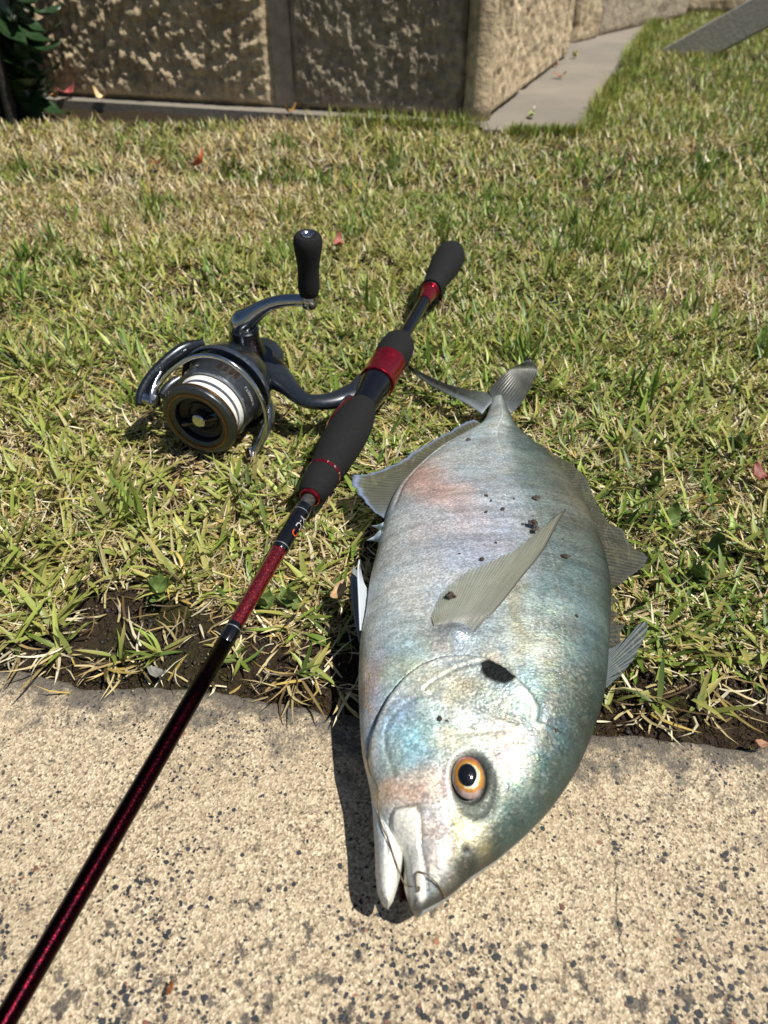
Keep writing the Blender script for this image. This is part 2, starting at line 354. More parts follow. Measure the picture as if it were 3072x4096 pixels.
# lower return of the same masonry farther down the path
org = (.60, 2.55, 0)
far = thing('stone_wall', 'distant brown stone wall closing off the far end of the path', 'wall', org)
EF = np.array([.62, .785]); NFR = np.array([.785, -.62])
rock_face((.555, 2.46), EF, NFR, .16, .0, .5, .012, 91, 40, 40, far, M['stone2'], org, style=1)
rock_face((.66, 2.62), EF, NFR, .75, .0, .5, .012, 93, 50, 40, far, M['stone'], org)
for i in range(4):
    rock_face((.92 + .62 * i, 3.27 + .09 * i), (.99, .141), (.141, -.99), .60, .0, .5, .012, 95 + i, 50, 40, far, M['stone'] if i % 2 else M['stone2'], org)
# weathered plank propped up, its foot in the lawn
P_, Q_ = np.array([.769, 2.343, .004]), np.array([.892, 2.259, .004]); d_ = np.array([1, -.55, .71]); d_ /= np.linalg.norm(d_)
wv = (Q_ - P_) / 2; nn_ = np.cross(wv, d_); nn_ /= np.linalg.norm(nn_); nn_ *= -1 if nn_[2] < 0 else 1
ramp = thing('timber_ramp', 'grey weathered plank leaning up out of the lawn beside the path', 'plank', (.83, 2.3, 0))
box('plank', (P_ + Q_) / 2 + d_ * .44 - nn_ * .016, d_ * .45, wv, nn_ * .014, M['timber'], ramp, (.83, 2.3, 0), .003)
tp = (P_ + Q_) / 2 + d_ * .86
box('leg', (tp[0], tp[1], (tp[2] - .03) / 2 - .01), (.03, 0, 0), (0, .03, 0), (0, 0, (tp[2] - .03) / 2 - .012), M['timber'], ramp, (.83, 2.3, 0), .003)
# ---- fish outline and feature curves (metres)
OPERC=[[-0.0064,0.1561],[-0.0058,0.1623],[-0.0024,0.1699],[0.0017,0.1762],[0.008,0.1826],[0.015,0.1875],[0.0235,0.1904],[0.0326,0.191],[0.0429,0.1891],[0.05,0.1847],[0.0555,0.1788],[0.0603,0.1736],[0.0631,0.1686],[0.0614,0.1633]]
PREOP=[[0.0041,0.1444],[0.001,0.1541],[0.0003,0.1606],[0.0023,0.166],[0.0071,0.1701],[0.0138,0.173],[0.0192,0.1733]]
SEAM1=[[0.0166,0.1762],[0.0222,0.1799],[0.0307,0.1841],[0.0405,0.1867]]
SEAM2=[[0.0166,0.1755],[0.0245,0.1724],[0.0349,0.1686],[0.0438,0.164],[0.0527,0.1611]]
CHEEK=[[0.0212,0.1592],[0.0302,0.1575],[0.0399,0.1581],[0.0499,0.159]]
SPOT=[[0.0405,0.1859],[0.0441,0.1875],[0.0494,0.1851],[0.0547,0.1806],[0.0527,0.1783],[0.0491,0.1769],[0.0451,0.1781],[0.0419,0.1799],[0.0406,0.1823]]
SQUIG=[[-0.0094,0.2045],[-0.0092,0.1996],[-0.0067,0.1921],[-0.0075,0.1863],[-0.0076,0.1785],[-0.0054,0.1738]]
MAXI=[[0.0025,0.1307],[0.004,0.1325],[0.0077,0.1324],[0.0117,0.1319],[0.013,0.1295],[0.0133,0.1245],[0.0132,0.1196],[0.0142,0.1133],[0.0149,0.1079],[0.0151,0.1036],[0.0112,0.1003],[0.0096,0.1037],[0.0092,0.1081],[0.0083,0.1158],[0.0073,0.1201],[0.0058,0.115],[0.0039,0.1116],[0.0021,0.1174],[0.0023,0.1249]]
EYE=[0.0321,0.1411]
PUPIL=[0.0313,0.1413]
EYEX=[[0.0253,0.1412],[0.0388,0.1412],[0.0327,0.1499],[0.0315,0.1331]]
SOCK=[0.033,0.1391]
NOSTRIL=[[0.0295,0.1177],[0.0298,0.1184]]
BLOBS=[(0.0261,0.319,0.0058,0.0114,0.0216,-0.0454,226,160,132),(0.0411,0.2848,0.026,-0.0014,-0.0024,-0.027,178,186,204),(0.0515,0.2618,0.0186,0.0,-0.0026,-0.0228,163,176,206),(0.0068,0.2622,0.01,-0.0056,-0.0006,-0.0384,206,208,206),(0.0212,0.2763,0.01,-0.0032,-0.0006,-0.0126,198,182,176),(0.0906,0.2677,0.015,0.0088,-0.0042,-0.0532,108,130,126),(0.108,0.32,0.0178,0.0356,0.0034,-0.0274,135,126,108),(0.0857,0.2181,0.0148,0.0054,-0.0058,-0.0312,128,162,170),(0.064,0.1983,0.0146,0.002,-0.0026,-0.0176,196,206,196),(0.0592,0.2071,0.0034,0.0002,-0.0024,-0.0172,150,142,92),(0.0278,0.2054,0.0066,-0.0004,-0.0004,-0.0054,112,118,130),(0.0027,0.2135,0.0078,-0.0032,0.0,-0.0208,192,212,216),(-0.0033,0.1885,0.0042,-0.0024,0.0,-0.0136,212,188,206),(0.01,0.1919,0.0084,-0.0018,-0.0002,-0.0136,155,205,208),(-0.008,0.2312,0.0032,-0.006,0.0008,-0.0358,205,214,214),(0.0112,0.1563,0.011,0.0024,0.003,-0.0094,140,206,210),(0.0049,0.1657,0.0048,-0.003,-0.0042,-0.0102,160,186,222),(0.0099,0.1406,0.007,-0.0012,-0.0002,-0.0058,240,182,140),(0.0296,0.1557,0.0118,0.002,0.0006,-0.0038,236,228,186),(0.0373,0.178,0.0106,-0.003,-0.0022,-0.0062,160,168,150),(0.025,0.1774,0.0072,0.004,0.0022,-0.005,185,200,190),(0.0477,0.1503,0.0068,0.0006,-0.0008,-0.0062,182,174,188),(0.0528,0.143,0.0068,-0.0002,-0.0042,-0.0106,150,180,168),(0.0683,0.1528,0.0078,0.001,-0.0084,-0.0198,84,112,108),(0.0515,0.1256,0.0112,0.007,0.0022,-0.0038,96,114,98),(0.0305,0.1259,0.006,0.0002,-0.0004,-0.0052,212,204,146),(0.0295,0.115,0.0058,0.0014,0.0002,-0.0022,76,76,72),(0.0181,0.1229,0.004,-0.0004,-0.0004,-0.0104,232,214,206),(0.0208,0.1057,0.0058,0.0024,0.0002,-0.0004,110,108,102),(0.0222,0.1333,0.0026,0.0,-0.0004,-0.0074,224,208,224),(-0.0078,0.16,0.0028,-0.0024,0.0002,-0.0182,222,226,226),(0.0385,0.1335,0.0048,0.0004,-0.0004,-0.0048,190,196,160),(0.0263,0.1646,0.0148,0.001,0.0,-0.0028,200,215,215),(0.0458,0.1606,0.0108,-0.0034,-0.0018,-0.0036,206,204,200),(-0.0026,0.1566,0.004,-0.0018,0.0,-0.01,180,196,220),(0.0915,0.1906,0.0062,0.0038,-0.0044,-0.0296,70,88,76),(0.074,0.3809,0.0052,0.0014,-0.006,-0.0422,196,206,204),(0.067,0.342,0.0068,0.0006,-0.0036,-0.027,160,170,180),(0.0858,0.3552,0.0092,0.0118,0.0014,-0.0254,96,116,112),(0.0656,0.4005,0.0006,-0.0146,-0.0092,-0.032,190,215,222),(0.0118,0.1074,0.0026,-0.0004,-0.0002,-0.0064,208,206,204),(0.0032,0.2859,0.005,-0.0086,-0.0032,-0.0118,206,214,206)]
PECL=[[0.0221,0.2071],[0.0212,0.2122],[0.0233,0.2181],[0.0263,0.2247],[0.0298,0.2291],[0.0342,0.2333],[0.0397,0.2384],[0.0476,0.2424],[0.0553,0.2474],[0.0631,0.2519],[0.0707,0.2598],[0.075,0.2648],[0.082,0.2729],[0.0883,0.2808],[0.0939,0.2876],[0.0968,0.2904]]
PECR=[[0.0338,0.1945],[0.0358,0.1986],[0.0391,0.2027],[0.0435,0.2079],[0.0479,0.2117],[0.053,0.2179],[0.0584,0.2249],[0.0647,0.2338],[0.0726,0.2448],[0.0794,0.2557],[0.086,0.269],[0.0923,0.282],[0.0968,0.2904]]
PECBASE=[[0.0219,0.2072],[0.0247,0.2038],[0.0289,0.2018],[0.0317,0.1995],[0.0332,0.1969],[0.0339,0.1953]]
CRUMBS=[[0.0552,0.299],[0.0571,0.2945],[0.0697,0.2965],[0.0819,0.2984],[0.0624,0.2868],[0.0533,0.2845],[0.076,0.2734],[0.0765,0.2687],[0.0554,0.2595],[0.0368,0.2517],[0.047,0.2468],[0.0301,0.2219],[0.0884,0.2529],[0.0903,0.2662],[0.0711,0.2749],[0.0917,0.2543],[0.022,0.1633],[0.0249,0.1623],[0.052,0.13],[0.0687,0.1608],[0.0873,0.2165],[0.0529,0.3684]]
LINE=[[-0.0067,0.1559],[-0.006,0.1508],[-0.0029,0.1449],[-0.0019,0.1402],[-0.0024,0.135],[-0.0006,0.1275],[0.0018,0.1224],[0.0037,0.1165],[0.0063,0.1114],[0.008,0.1084],[0.0128,0.1062],[0.0119,0.1042],[0.0113,0.1072],[0.0112,0.1105],[0.0126,0.1105],[0.0155,0.1091],[0.0189,0.1067],[0.0208,0.1058],[0.0219,0.1053]]
ANAL=[[0.0007,0.3073,0.026],[-0.0047,0.3151,0.025],[-0.0098,0.3249,0.024],[-0.0151,0.3359,0.023],[-0.0188,0.3455,0.022],[-0.0197,0.3497,0.022],[-0.0179,0.3536,0.022],[-0.0104,0.356,0.022],[-0.0028,0.3599,0.022],[0.0025,0.3639,0.022],[0.0109,0.3704,0.022],[0.0171,0.3771,0.022],[0.0254,0.3856,0.022],[0.0332,0.3932,0.022],[0.0419,0.4027,0.022],[0.0521,0.4113,0.022],[0.0617,0.4184,0.022],[0.0636,0.4174,0.022],[0.0666,0.4125,0.022]]
ANALB=[[0.0012,0.3061,0.027],[0.0028,0.3136,0.027],[0.0056,0.3247,0.027],[0.0102,0.3336,0.027],[0.0172,0.3441,0.027],[0.0258,0.358,0.027],[0.0353,0.3706,0.027],[0.0477,0.3837,0.027],[0.0576,0.3924,0.027],[0.066,0.4014,0.027]]
ASP=[[-0.007,0.3047,0.024],[[-0.0001,0.3045,0.026],[-0.0014,0.2969,0.026]],[-0.0095,0.2925,0.024],[[-0.0015,0.2977,0.026],[-0.0027,0.2876,0.026]]]
PEL1=[[[-0.0113,0.2221,0.03],[-0.0123,0.2382,0.033],[-0.0132,0.2533,0.034],[-0.0133,0.2618,0.034],[-0.0128,0.2663,0.034]],[[-0.0093,0.2275,0.028],[-0.0086,0.2331,0.028],[-0.0078,0.2469,0.028],[-0.0083,0.2526,0.028],[-0.0102,0.2567,0.028],[-0.0118,0.2636,0.028],[-0.0128,0.2663,0.034]]]
PEL2=[[[-0.0116,0.2213,0.022],[-0.0142,0.2346,0.022],[-0.0161,0.2464,0.022],[-0.017,0.2588,0.022],[-0.0172,0.2696,0.022],[-0.0163,0.2745,0.022]],[[-0.0109,0.2254,0.024],[-0.0116,0.2348,0.024],[-0.0125,0.2466,0.024],[-0.0133,0.2632,0.024],[-0.0142,0.2694,0.024],[-0.0161,0.2725,0.024]]]
DORS=[[0.1024,0.3916,0.02],[0.1078,0.3868,0.02],[0.1122,0.3808,0.02],[0.1171,0.3742,0.02],[0.1218,0.3678,0.02],[0.1248,0.3603,0.02],[0.1259,0.3517,0.02],[0.1267,0.3422,0.02],[0.1274,0.3297,0.02],[0.1289,0.321,0.02],[0.1307,0.3114,0.02],[0.1335,0.3063,0.02],[0.1361,0.3058,0.02],[0.1369,0.2982,0.02],[0.1387,0.2904,0.02],[0.1428,0.2861,0.02],[0.1448,0.2828,0.02],[0.1419,0.2782,0.02],[0.1365,0.2728,0.02],[0.1307,0.2675,0.02],[0.1251,0.2627,0.02],[0.1188,0.2584,0.02]]
DORSB=[[0.0993,0.3822,0.026],[0.1052,0.3684,0.026],[0.11,0.3541,0.026],[0.1139,0.3375,0.026],[0.1169,0.3219,0.026],[0.1182,0.3091,0.026],[0.1186,0.2878,0.026],[0.1182,0.2711,0.026],[0.1168,0.2589,0.026],[0.1154,0.2523,0.026]]
DSP=[[0.1166,0.2527,0.022],[0.1181,0.2511,0.022],[0.1197,0.2491,0.022],[0.1165,0.247,0.022],[0.115,0.2454,0.022],[0.1141,0.2422,0.022],[0.1158,0.2407,0.022],[0.1176,0.2395,0.022],[0.1147,0.2375,0.022],[0.1137,0.2356,0.022],[0.1159,0.2329,0.022],[0.1186,0.2322,0.022],[0.1153,0.2284,0.022],[0.1144,0.2247,0.022],[0.1142,0.2218,0.022],[0.1098,0.2175,0.022],[0.1069,0.2154,0.022]]
DSPB=[[0.1143,0.249,0.026],[0.1118,0.2386,0.026],[0.1089,0.2272,0.026],[0.1068,0.2199,0.026],[0.1047,0.2122,0.026]]
DSF=[[0.1063,0.2145,0.024],[0.1143,0.2222,0.022],[0.1221,0.2293,0.021],[0.1302,0.2366,0.02],[0.1313,0.237,0.02],[0.1302,0.232,0.02],[0.1253,0.2236,0.019],[0.1182,0.2129,0.019],[0.1095,0.204,0.02],[0.1003,0.1938,0.024]]
DSFB=[[0.1047,0.2129,0.026],[0.1029,0.206,0.026],[0.101,0.1994,0.026],[0.099,0.1924,0.026]]
CAUL=[[[0.069,0.4264,0.022],[0.0601,0.4414,0.021],[0.049,0.4548,0.02],[0.036,0.472,0.018],[0.0232,0.495,0.016],[0.019,0.5067,0.015]],[[0.0811,0.4422,0.024],[0.0754,0.4522,0.024],[0.0693,0.4528,0.024],[0.0582,0.4574,0.024],[0.0466,0.4674,0.022],[0.0326,0.4863,0.019],[0.019,0.5067,0.015]]]
CAUR=[[[0.0779,0.4408,0.024],[0.0758,0.4506,0.026],[0.0806,0.4558,0.03],[0.087,0.461,0.034],[0.0951,0.4665,0.037],[0.1018,0.4673,0.04],[0.1056,0.4745,0.04]],[[0.089,0.4264,0.022],[0.0946,0.4341,0.022],[0.101,0.4437,0.024],[0.1078,0.4562,0.028],[0.1116,0.4632,0.031],[0.1134,0.4688,0.034],[0.1115,0.47,0.037],[0.1079,0.4708,0.039],[0.1056,0.4745,0.04]]]
GAPE=[[0.0089,0.1242,0.012],[0.0066,0.1193,0.012],[0.0051,0.1133,0.012],[0.0058,0.1092,0.012],[0.0091,0.108,0.012],[0.0101,0.1127,0.012],[0.0099,0.1187,0.012]]
OUTL=[[0.0103,0.1022],[0.0089,0.1046],[0.0074,0.1081],[0.0069,0.1115],[0.0078,0.1166],[0.0074,0.1193],[0.0037,0.1229],[-0.001,0.1275],[-0.0035,0.134],[-0.0047,0.1408],[-0.0064,0.1499],[-0.0089,0.1594],[-0.0099,0.1682],[-0.0106,0.1783],[-0.0116,0.1951],[-0.0115,0.2106],[-0.0114,0.2178],[-0.0108,0.2248],[-0.0094,0.2321],[-0.0084,0.2439],[-0.0076,0.2562],[-0.0063,0.2657],[-0.0048,0.2737],[-0.0035,0.2815],[-0.0023,0.2901],[-0.0008,0.2993],[0.0011,0.3109],[0.0046,0.3253],[0.0084,0.3359],[0.0163,0.3492],[0.0256,0.364],[0.0355,0.3767],[0.0487,0.3891],[0.0591,0.3977],[0.0652,0.4047],[0.0694,0.4133],[0.0719,0.4218],[0.0747,0.4306],[0.0774,0.4414]]
OUTR=[[0.0137,0.1024],[0.0182,0.1041],[0.0241,0.1069],[0.0312,0.1133],[0.041,0.1185],[0.0547,0.1288],[0.066,0.1388],[0.0785,0.1536],[0.0887,0.1704],[0.0967,0.1865],[0.1013,0.1995],[0.106,0.2159],[0.11,0.2301],[0.1141,0.2457],[0.1168,0.2582],[0.1183,0.2712],[0.1186,0.288],[0.1181,0.3091],[0.1168,0.3218],[0.1139,0.3376],[0.1101,0.3544],[0.1055,0.3694],[0.0981,0.3827],[0.0916,0.3959],[0.0883,0.408],[0.0872,0.4194],[0.0867,0.4313],[0.0863,0.4414]]
JAWL=[[0.0012,0.1046],[-0.001,0.1058],[-0.0025,0.1089],[-0.0033,0.1158],[-0.0035,0.1232],[-0.0046,0.1388],[-0.0067,0.1515],[-0.0092,0.16],[-0.0099,0.1671]]
JAWR=[[0.0018,0.1047],[0.0034,0.1064],[0.0043,0.1089],[0.006,0.1136],[0.0076,0.1193],[0.0066,0.1247],[0.0023,0.1321],[-0.0006,0.1418],[-0.0022,0.1671]]
# ------------------------------------------------------------------ fish
OUTL, OUTR, JAWL, JAWR = [np.array(q) for q in (OUTL, OUTR, JAWL, JAWR)]
def zmid(y): return np.interp(y, [.10, .13, .17, .23, .40, .50], [.0195, .0215, .025, .027, .026, .022])
def half(y): return np.interp(y, [.1, .106, .115, .14, .18, .23, .30, .36, .40, .43, .45], [.005, .0085, .0125, .0185, .0245, .0265, .0240, .0165, .0095, .0050, .0038])
_yy = np.linspace(.1022, .4414, 1200)
def _sm1(v, k=25):
    p = np.pad(v, k, mode='reflect', reflect_type='odd'); ker = np.hanning(2 * k + 1); ker /= ker.sum(); return np.convolve(p, ker, 'valid')
_xl = _sm1(np.interp(_yy, OUTL[:, 1], OUTL[:, 0])); _xr = _sm1(np.interp(_yy, OUTR[:, 1], OUTR[:, 0]), 18); _hf = _sm1(half(_yy)); _zm = _sm1(zmid(_yy))
def f_xl(y): return np.interp(y, _yy, _xl)
def f_xr(y): return np.interp(y, _yy, _xr)
def ftop(x, y):
    a, b_ = f_xl(y), f_xr(y); t = np.clip(2 * (x - a) / (b_ - a) - 1, -1, 1); pw = np.interp(y, [.3, .42], [2.5, 1.4])
    return np.interp(y, _yy, _zm) + np.interp(y, _yy, _hf) * np.clip(1 - np.abs(t) ** pw, 0, 1) ** .56
HEADPOLY = [tuple(q) for q in OPERC] + [(.075, .16), (.085, .12), (.05, .08), (-.02, .08), (-.02, .15)]
EYA, EYB = .0064, .0078
def eye_r(x, y, cx=EYE[0], cy=EYE[1], a=EYA, b_=EYB): return np.hypot((x - cx) / a, (y - cy) / b_)
def fish_disp(x, y):
    d = np.zeros_like(x); so_ = polydist(x, y, OPERC); ins = inpoly(x, y, HEADPOLY)
    d += np.where(ins, .0024 * np.exp(-so_ / .012), -.0005 * np.exp(-so_ / .003)) - .0010 * np.exp(-(so_ / .0009) ** 2)
    d *= .3 + .7 * sm(np.hypot(x - OPERC[-1][0], y - OPERC[-1][1]), .002, .014)
    d -= .0006 * np.exp(-(polydist(x, y, PREOP) / .0011) ** 2)
    for sme in (SEAM1, SEAM2): q = polydist(x, y, sme); d += .0003 * np.exp(-((q - .0012) / .0014) ** 2) - .0004 * np.exp(-(q / .0009) ** 2)
    d -= .0004 * np.exp(-(polydist(x, y, CHEEK) / .0012) ** 2)
    r = eye_r(x, y); rs = eye_r(x, y, SOCK[0], SOCK[1], .0088, .0118)
    d += -.0022 * (1 - sm(r, .92, 1.22)) - .0008 * (1 - sm(rs, .8, 1.1)) + .0002 * np.exp(-((r - 1.35) / .15) ** 2)
    sd = sdpoly(x, y, MAXI); d += .0015 * (1 - sm(sd, -.0016, .0003)) - .0006 * np.exp(-((sd - .0005) / .0006) ** 2)
    d -= .0012 * np.exp(-(np.hypot(x - NOSTRIL[0][0], y - NOSTRIL[0][1]) / .0012) ** 2)
    hd = sm(-y, -.19, -.15)
    d += (fbm(x * 120, y * 120, 0, 3, 14) - .5) * .0012 * hd + (fbm(x * 30, y * 60, 0, 3, 15) - .5) * .0014 * (1 - hd)
    d += .0024 * np.exp(-(np.hypot((x - .0300) / .0070, (y - .2035) / .0050)) ** 2) - .0008 * np.exp(-(polydist(x, y, PECBASE) / .0010) ** 2) * 0
    # straight lateral scute ridge along the tail stalk
    xc = .5 * (f_xl(y) + f_xr(y)) + .002; d += .0009 * np.exp(-((x - xc) / .0012) ** 2) * sm(y, .37, .42)
    # skin fold along the anal fin base
    de = x - f_xl(y); d -= .0010 * np.exp(-((de - .0055) / .0014) ** 2) * sm(y, .30, .315) * (1 - sm(y, .38, .40))
    return d
def fish_color(x, y, t):
    tt = np.array([-1, -.7, -.35, 0, .4, .7, .9, 1.]); tab = np.array([lin(c) for c in [(206, 214, 212), (196, 202, 202), (180, 190, 196), (158, 170, 174), (120, 138, 136), (92, 110, 102), (62, 78, 68), (38, 48, 40)]])
    c = np.stack([np.interp(t, tt, tab[:, k]) for k in range(3)], 1)
    wsum = np.full(len(x), .55)[:, None]; acc = c * wsum
    wx = (fbm(x * 60, y * 60, 0, 3, 61) - .5) * .012; wy = (fbm(x * 60, y * 60, 3.3, 3, 67) - .5) * .012
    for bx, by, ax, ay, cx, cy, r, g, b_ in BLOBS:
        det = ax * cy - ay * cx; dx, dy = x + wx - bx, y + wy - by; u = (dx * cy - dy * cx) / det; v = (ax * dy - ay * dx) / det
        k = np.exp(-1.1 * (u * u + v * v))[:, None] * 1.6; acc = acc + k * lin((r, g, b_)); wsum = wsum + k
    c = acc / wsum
    # iridescent mottling: streaks along the flank, clouds on the head
    hd = (sm(-y, -.215, -.18))[:, None]
    st = fbm(x * 50, y * 420, 0, 3, 71)[:, None] - .5; cl = fbm(x * 260, y * 260, 0, 4, 73)[:, None] - .5; m2 = fbm(x * 85, y * 85, 0, 3, 79)[:, None] - .5
    bars = fbm(x * 9, y * 95, 0, 2, 87)[:, None] - .5; c = c * (1 + (st * .6 + bars * .55) * (1 - hd) + cl * (.5 + .35 * hd))
    tint = np.c_[1 + 1.1 * m2, 1 - .1 * m2, 1 - 1.2 * m2]; c = c * (1 + (tint - 1) * (.22 + .40 * hd))
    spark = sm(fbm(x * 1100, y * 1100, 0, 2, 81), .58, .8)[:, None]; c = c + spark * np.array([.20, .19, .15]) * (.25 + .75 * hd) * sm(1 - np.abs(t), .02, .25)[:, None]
    def put(mask, col): 
        nonlocal c; mask = np.clip(mask, 0, 1)[:, None]; c = c * (1 - mask) + lin(col) * mask
    de = x - f_xl(y); put(np.exp(-((de - .0022) / .0022) ** 2) * sm(y, .30, .32) * (1 - sm(y, .385, .40)) * .8, (206, 220, 228))
    put(np.exp(-((de - .0075) / .0005) ** 2) * sm(y, .30, .32) * (1 - sm(y, .36, .38)) * .35, (240, 225, 200))
    put(np.exp(-(polydist(x, y, SQUIG) / .0007) ** 2) * (fbm(x * 900, y * 900, 0, 2, 5) > .45), (248, 204, 160))
    lx = .5 * (f_xl(y) + f_xr(y)) + np.interp(y, [.17, .19, .22, .27, .32, .37, .43], [.030, .033, .033, .025, .012, .003, .001]); dsh = .5 + .5 * np.sign(np.sin(y * 3200)); put(np.exp(-((x - lx) / .0006) ** 2) * (.20 + .5 * sm(y, .33, .37)) * (.45 + .55 * dsh) * sm(y, .175, .19), (214, 222, 220)); put(np.exp(-((x - lx - .0009) / .0005) ** 2) * .3 * sm(y, .175, .19), (84, 98, 96))
    ins = inpoly(x, y, HEADPOLY); so_ = polydist(x, y, OPERC)
    opb = .25 + .75 * sm(fbm(x * 180, y * 180, 0, 3, 29), .35, .55); put(.88 * opb * np.exp(-(so_ / .0009) ** 2) * sm(np.hypot(x - OPERC[-1][0], y - OPERC[-1][1]), .002, .014), (52, 62, 62)); put(.5 * np.exp(-((so_ - .0022) / .0009) ** 2) * ins, (226, 226, 206))
    put(.5 * np.exp(-(polydist(x, y, PREOP) / .0008) ** 2), (120, 140, 140))
    for sme in (SEAM1, SEAM2): q = polydist(x, y, sme); brk = sm(fbm(x * 260, y * 260, 0, 3, 19), .36, .6); put(.3 * brk * np.exp(-((q - .0012) / .0009) ** 2), (206, 198, 170)); put(.45 * brk * np.exp(-(q / .0005) ** 2), (90, 96, 90))
    put(.5 * np.exp(-(polydist(x, y, CHEEK) / .0010) ** 2), (232, 222, 190))
    put((1 - sm(sdpoly(x + wx * .08, y + wy * .08, SPOT), -.0002, .0012)), (16, 18, 20))
    r = eye_r(x, y); rs = eye_r(x, y, SOCK[0] + .0014, SOCK[1] - .0010, .0096, .0128); put((1 - sm(rs, .84, 1.08)) * .9, (74, 82, 78)); put((1 - sm(r, .98, 1.14)) * .7, (72, 74, 70))
    put(.9 * np.exp(-(np.hypot(x - NOSTRIL[0][0], y - NOSTRIL[0][1]) / .0015) ** 2), (50, 50, 52))
    sd = sdpoly(x, y, MAXI); put((1 - sm(sd, -.0008, .0003)), (226, 225, 216)); put(.6 * np.exp(-((sd - .0005) / .0005) ** 2), (92, 98, 96))
    put(.8 * (1 - sm(np.hypot((x - MAXI[10][0]) / .0022, (y - MAXI[10][1] - .0012) / .0032), .5, 1.)), (96, 100, 106))
    met = 1 - np.clip(.9 * (1 - sm(sd, -.0008, .0003)) + (1 - sm(sdpoly(x, y, SPOT), -.0002, .0012)) + .6 * (1 - sm(rs, .82, 1.12)) + .35 * sm(t, .5, 1.), 0, 1)
    g_ = c @ np.array([.3, .55, .15]); c = g_[:, None] + (c - g_[:, None]) * .78; c = c * np.array([1.03, 1.01, .96]) * (.98 - .46 * sm(t, .15, .9)[:, None])
    return np.c_[np.clip(c, 0, 1), met]
FISHORG = (.05, .25, 0.)
fish = thing('fish', 'silver trevally-shaped fish lying on its side across pavement edge and grass', 'fish', FISHORG)
fish['label'] = 'silver deep-bodied fish lying on its side across the pavement edge and lawn'
b = NB('fish skin'); ca = b.attr(); v = b.coord()
sc_ = b.voro(b.coord((1, 1.6, 1)), 620); fn = b.noise(v, 900, 3); big = b.noise(v, 60, 4)
alp = b.n('ShaderNodeAttribute', attribute_name='Col').outputs['Alpha']; c = b.mix(b.math('MULTIPLY', b.ramp(fn, [(.38, .34), (.62, 0.)]), b.math('ADD', b.math('MULTIPLY', alp, .8), .2)), ca, (.05, .06, .06)); c = b.mix(b.ramp(sc_, [(.0, .0), (.6, .22)]), c, (.75, .78, .74), 'SOFT_LIGHT')
rr = b.n('ShaderNodeMapRange', ins={0: big, 1: .3, 2: .7, 3: .36, 4: .54})
cell = b.n('ShaderNodeSeparateColor', ins={0: b.voro(b.coord((1, 1.5, 1)), 900, 'Color')}).outputs[0]; c = b.mix(.30, c, b.mix(1., c, b.ramp(cell, [(0., .45), (1., 1.5)]), 'MULTIPLY')); rr2 = b.math('ADD', rr.outputs[0], b.math('MULTIPLY', b.math('SUBTRACT', cell, .5), .34))
b.set(col=c, rough=rr2, metal=b.math('MULTIPLY', b.n('ShaderNodeAttribute', attribute_name='Col').outputs['Alpha'], .36), spec=b.math('ADD', b.math('MULTIPLY', alp, .34), .10), coat=.05, coatr=.25, tfilm=b.math('MULTIPLY', b.n('ShaderNodeAttribute', attribute_name='Col').outputs['Alpha'], b.n('ShaderNodeMapRange', ins={0: b.noise(v, 45, 4, .6), 1: .3, 2: .7, 3: 180., 4: 620.}).outputs[0]), tior=1.33)
nn = b.bump(sc_, .35, .0004); nn = b.bump(cell, .16, .0004, nn); b.bump(fn, .35, .0005, nn); M['skin'] = b.m
def shell(yarr, fl, fr, hf, zm, nt_, nb_, pw=lambda y: 2., ex=.56):
    th = np.linspace(0, np.pi, nt_); tt = -np.cos(th); thb = np.linspace(np.pi, 0, nb_)[1:-1]; tb = -np.cos(thb)
    X, Y, Z, T, S_ = [], [], [], [], []
    for y in yarr:
        a, b_ = fl(y), fr(y); p = pw(y); h, z = hf(y), zm(y)
        for tq, sg in ((tt, 1), (tb, -1)):
            X.append(a + (tq + 1) / 2 * (b_ - a)); Y.append(np.full(len(tq), y)); Z.append(z + sg * h * np.clip(1 - np.abs(tq) ** p, 0, 1) ** ex); T.append(tq); S_.append(np.full(len(tq), sg))
    nc = nt_ + nb_ - 2; F = [list(q) for q in grid_faces(len(yarr), nc, True)]; F.append(list(range(nc))[::-1]); F.append(list(range((len(yarr) - 1) * nc, len(yarr) * nc)))
    return [np.concatenate(q) for q in (X, Y, Z, T, S_)] + [F]
g = np.linspace(0, 1, 470); ys = .1022 + (.4414 - .1022) * (g * .62 + .38 * g ** 2.2)
x, y, z, t, s_, F = shell(ys, f_xl, f_xr, lambda q: np.interp(q, _yy, _hf), lambda q: np.interp(q, _yy, _zm), 260, 60, lambda q: np.interp(q, [.3, .42], [2.5, 1.4]))
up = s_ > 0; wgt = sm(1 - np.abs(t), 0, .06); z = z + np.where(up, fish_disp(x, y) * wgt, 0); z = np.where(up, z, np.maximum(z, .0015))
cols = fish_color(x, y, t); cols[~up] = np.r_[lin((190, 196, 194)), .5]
VV, FF, CC = [np.c_[x, y, z]], [q for q in F], [cols]; n0 = len(x)
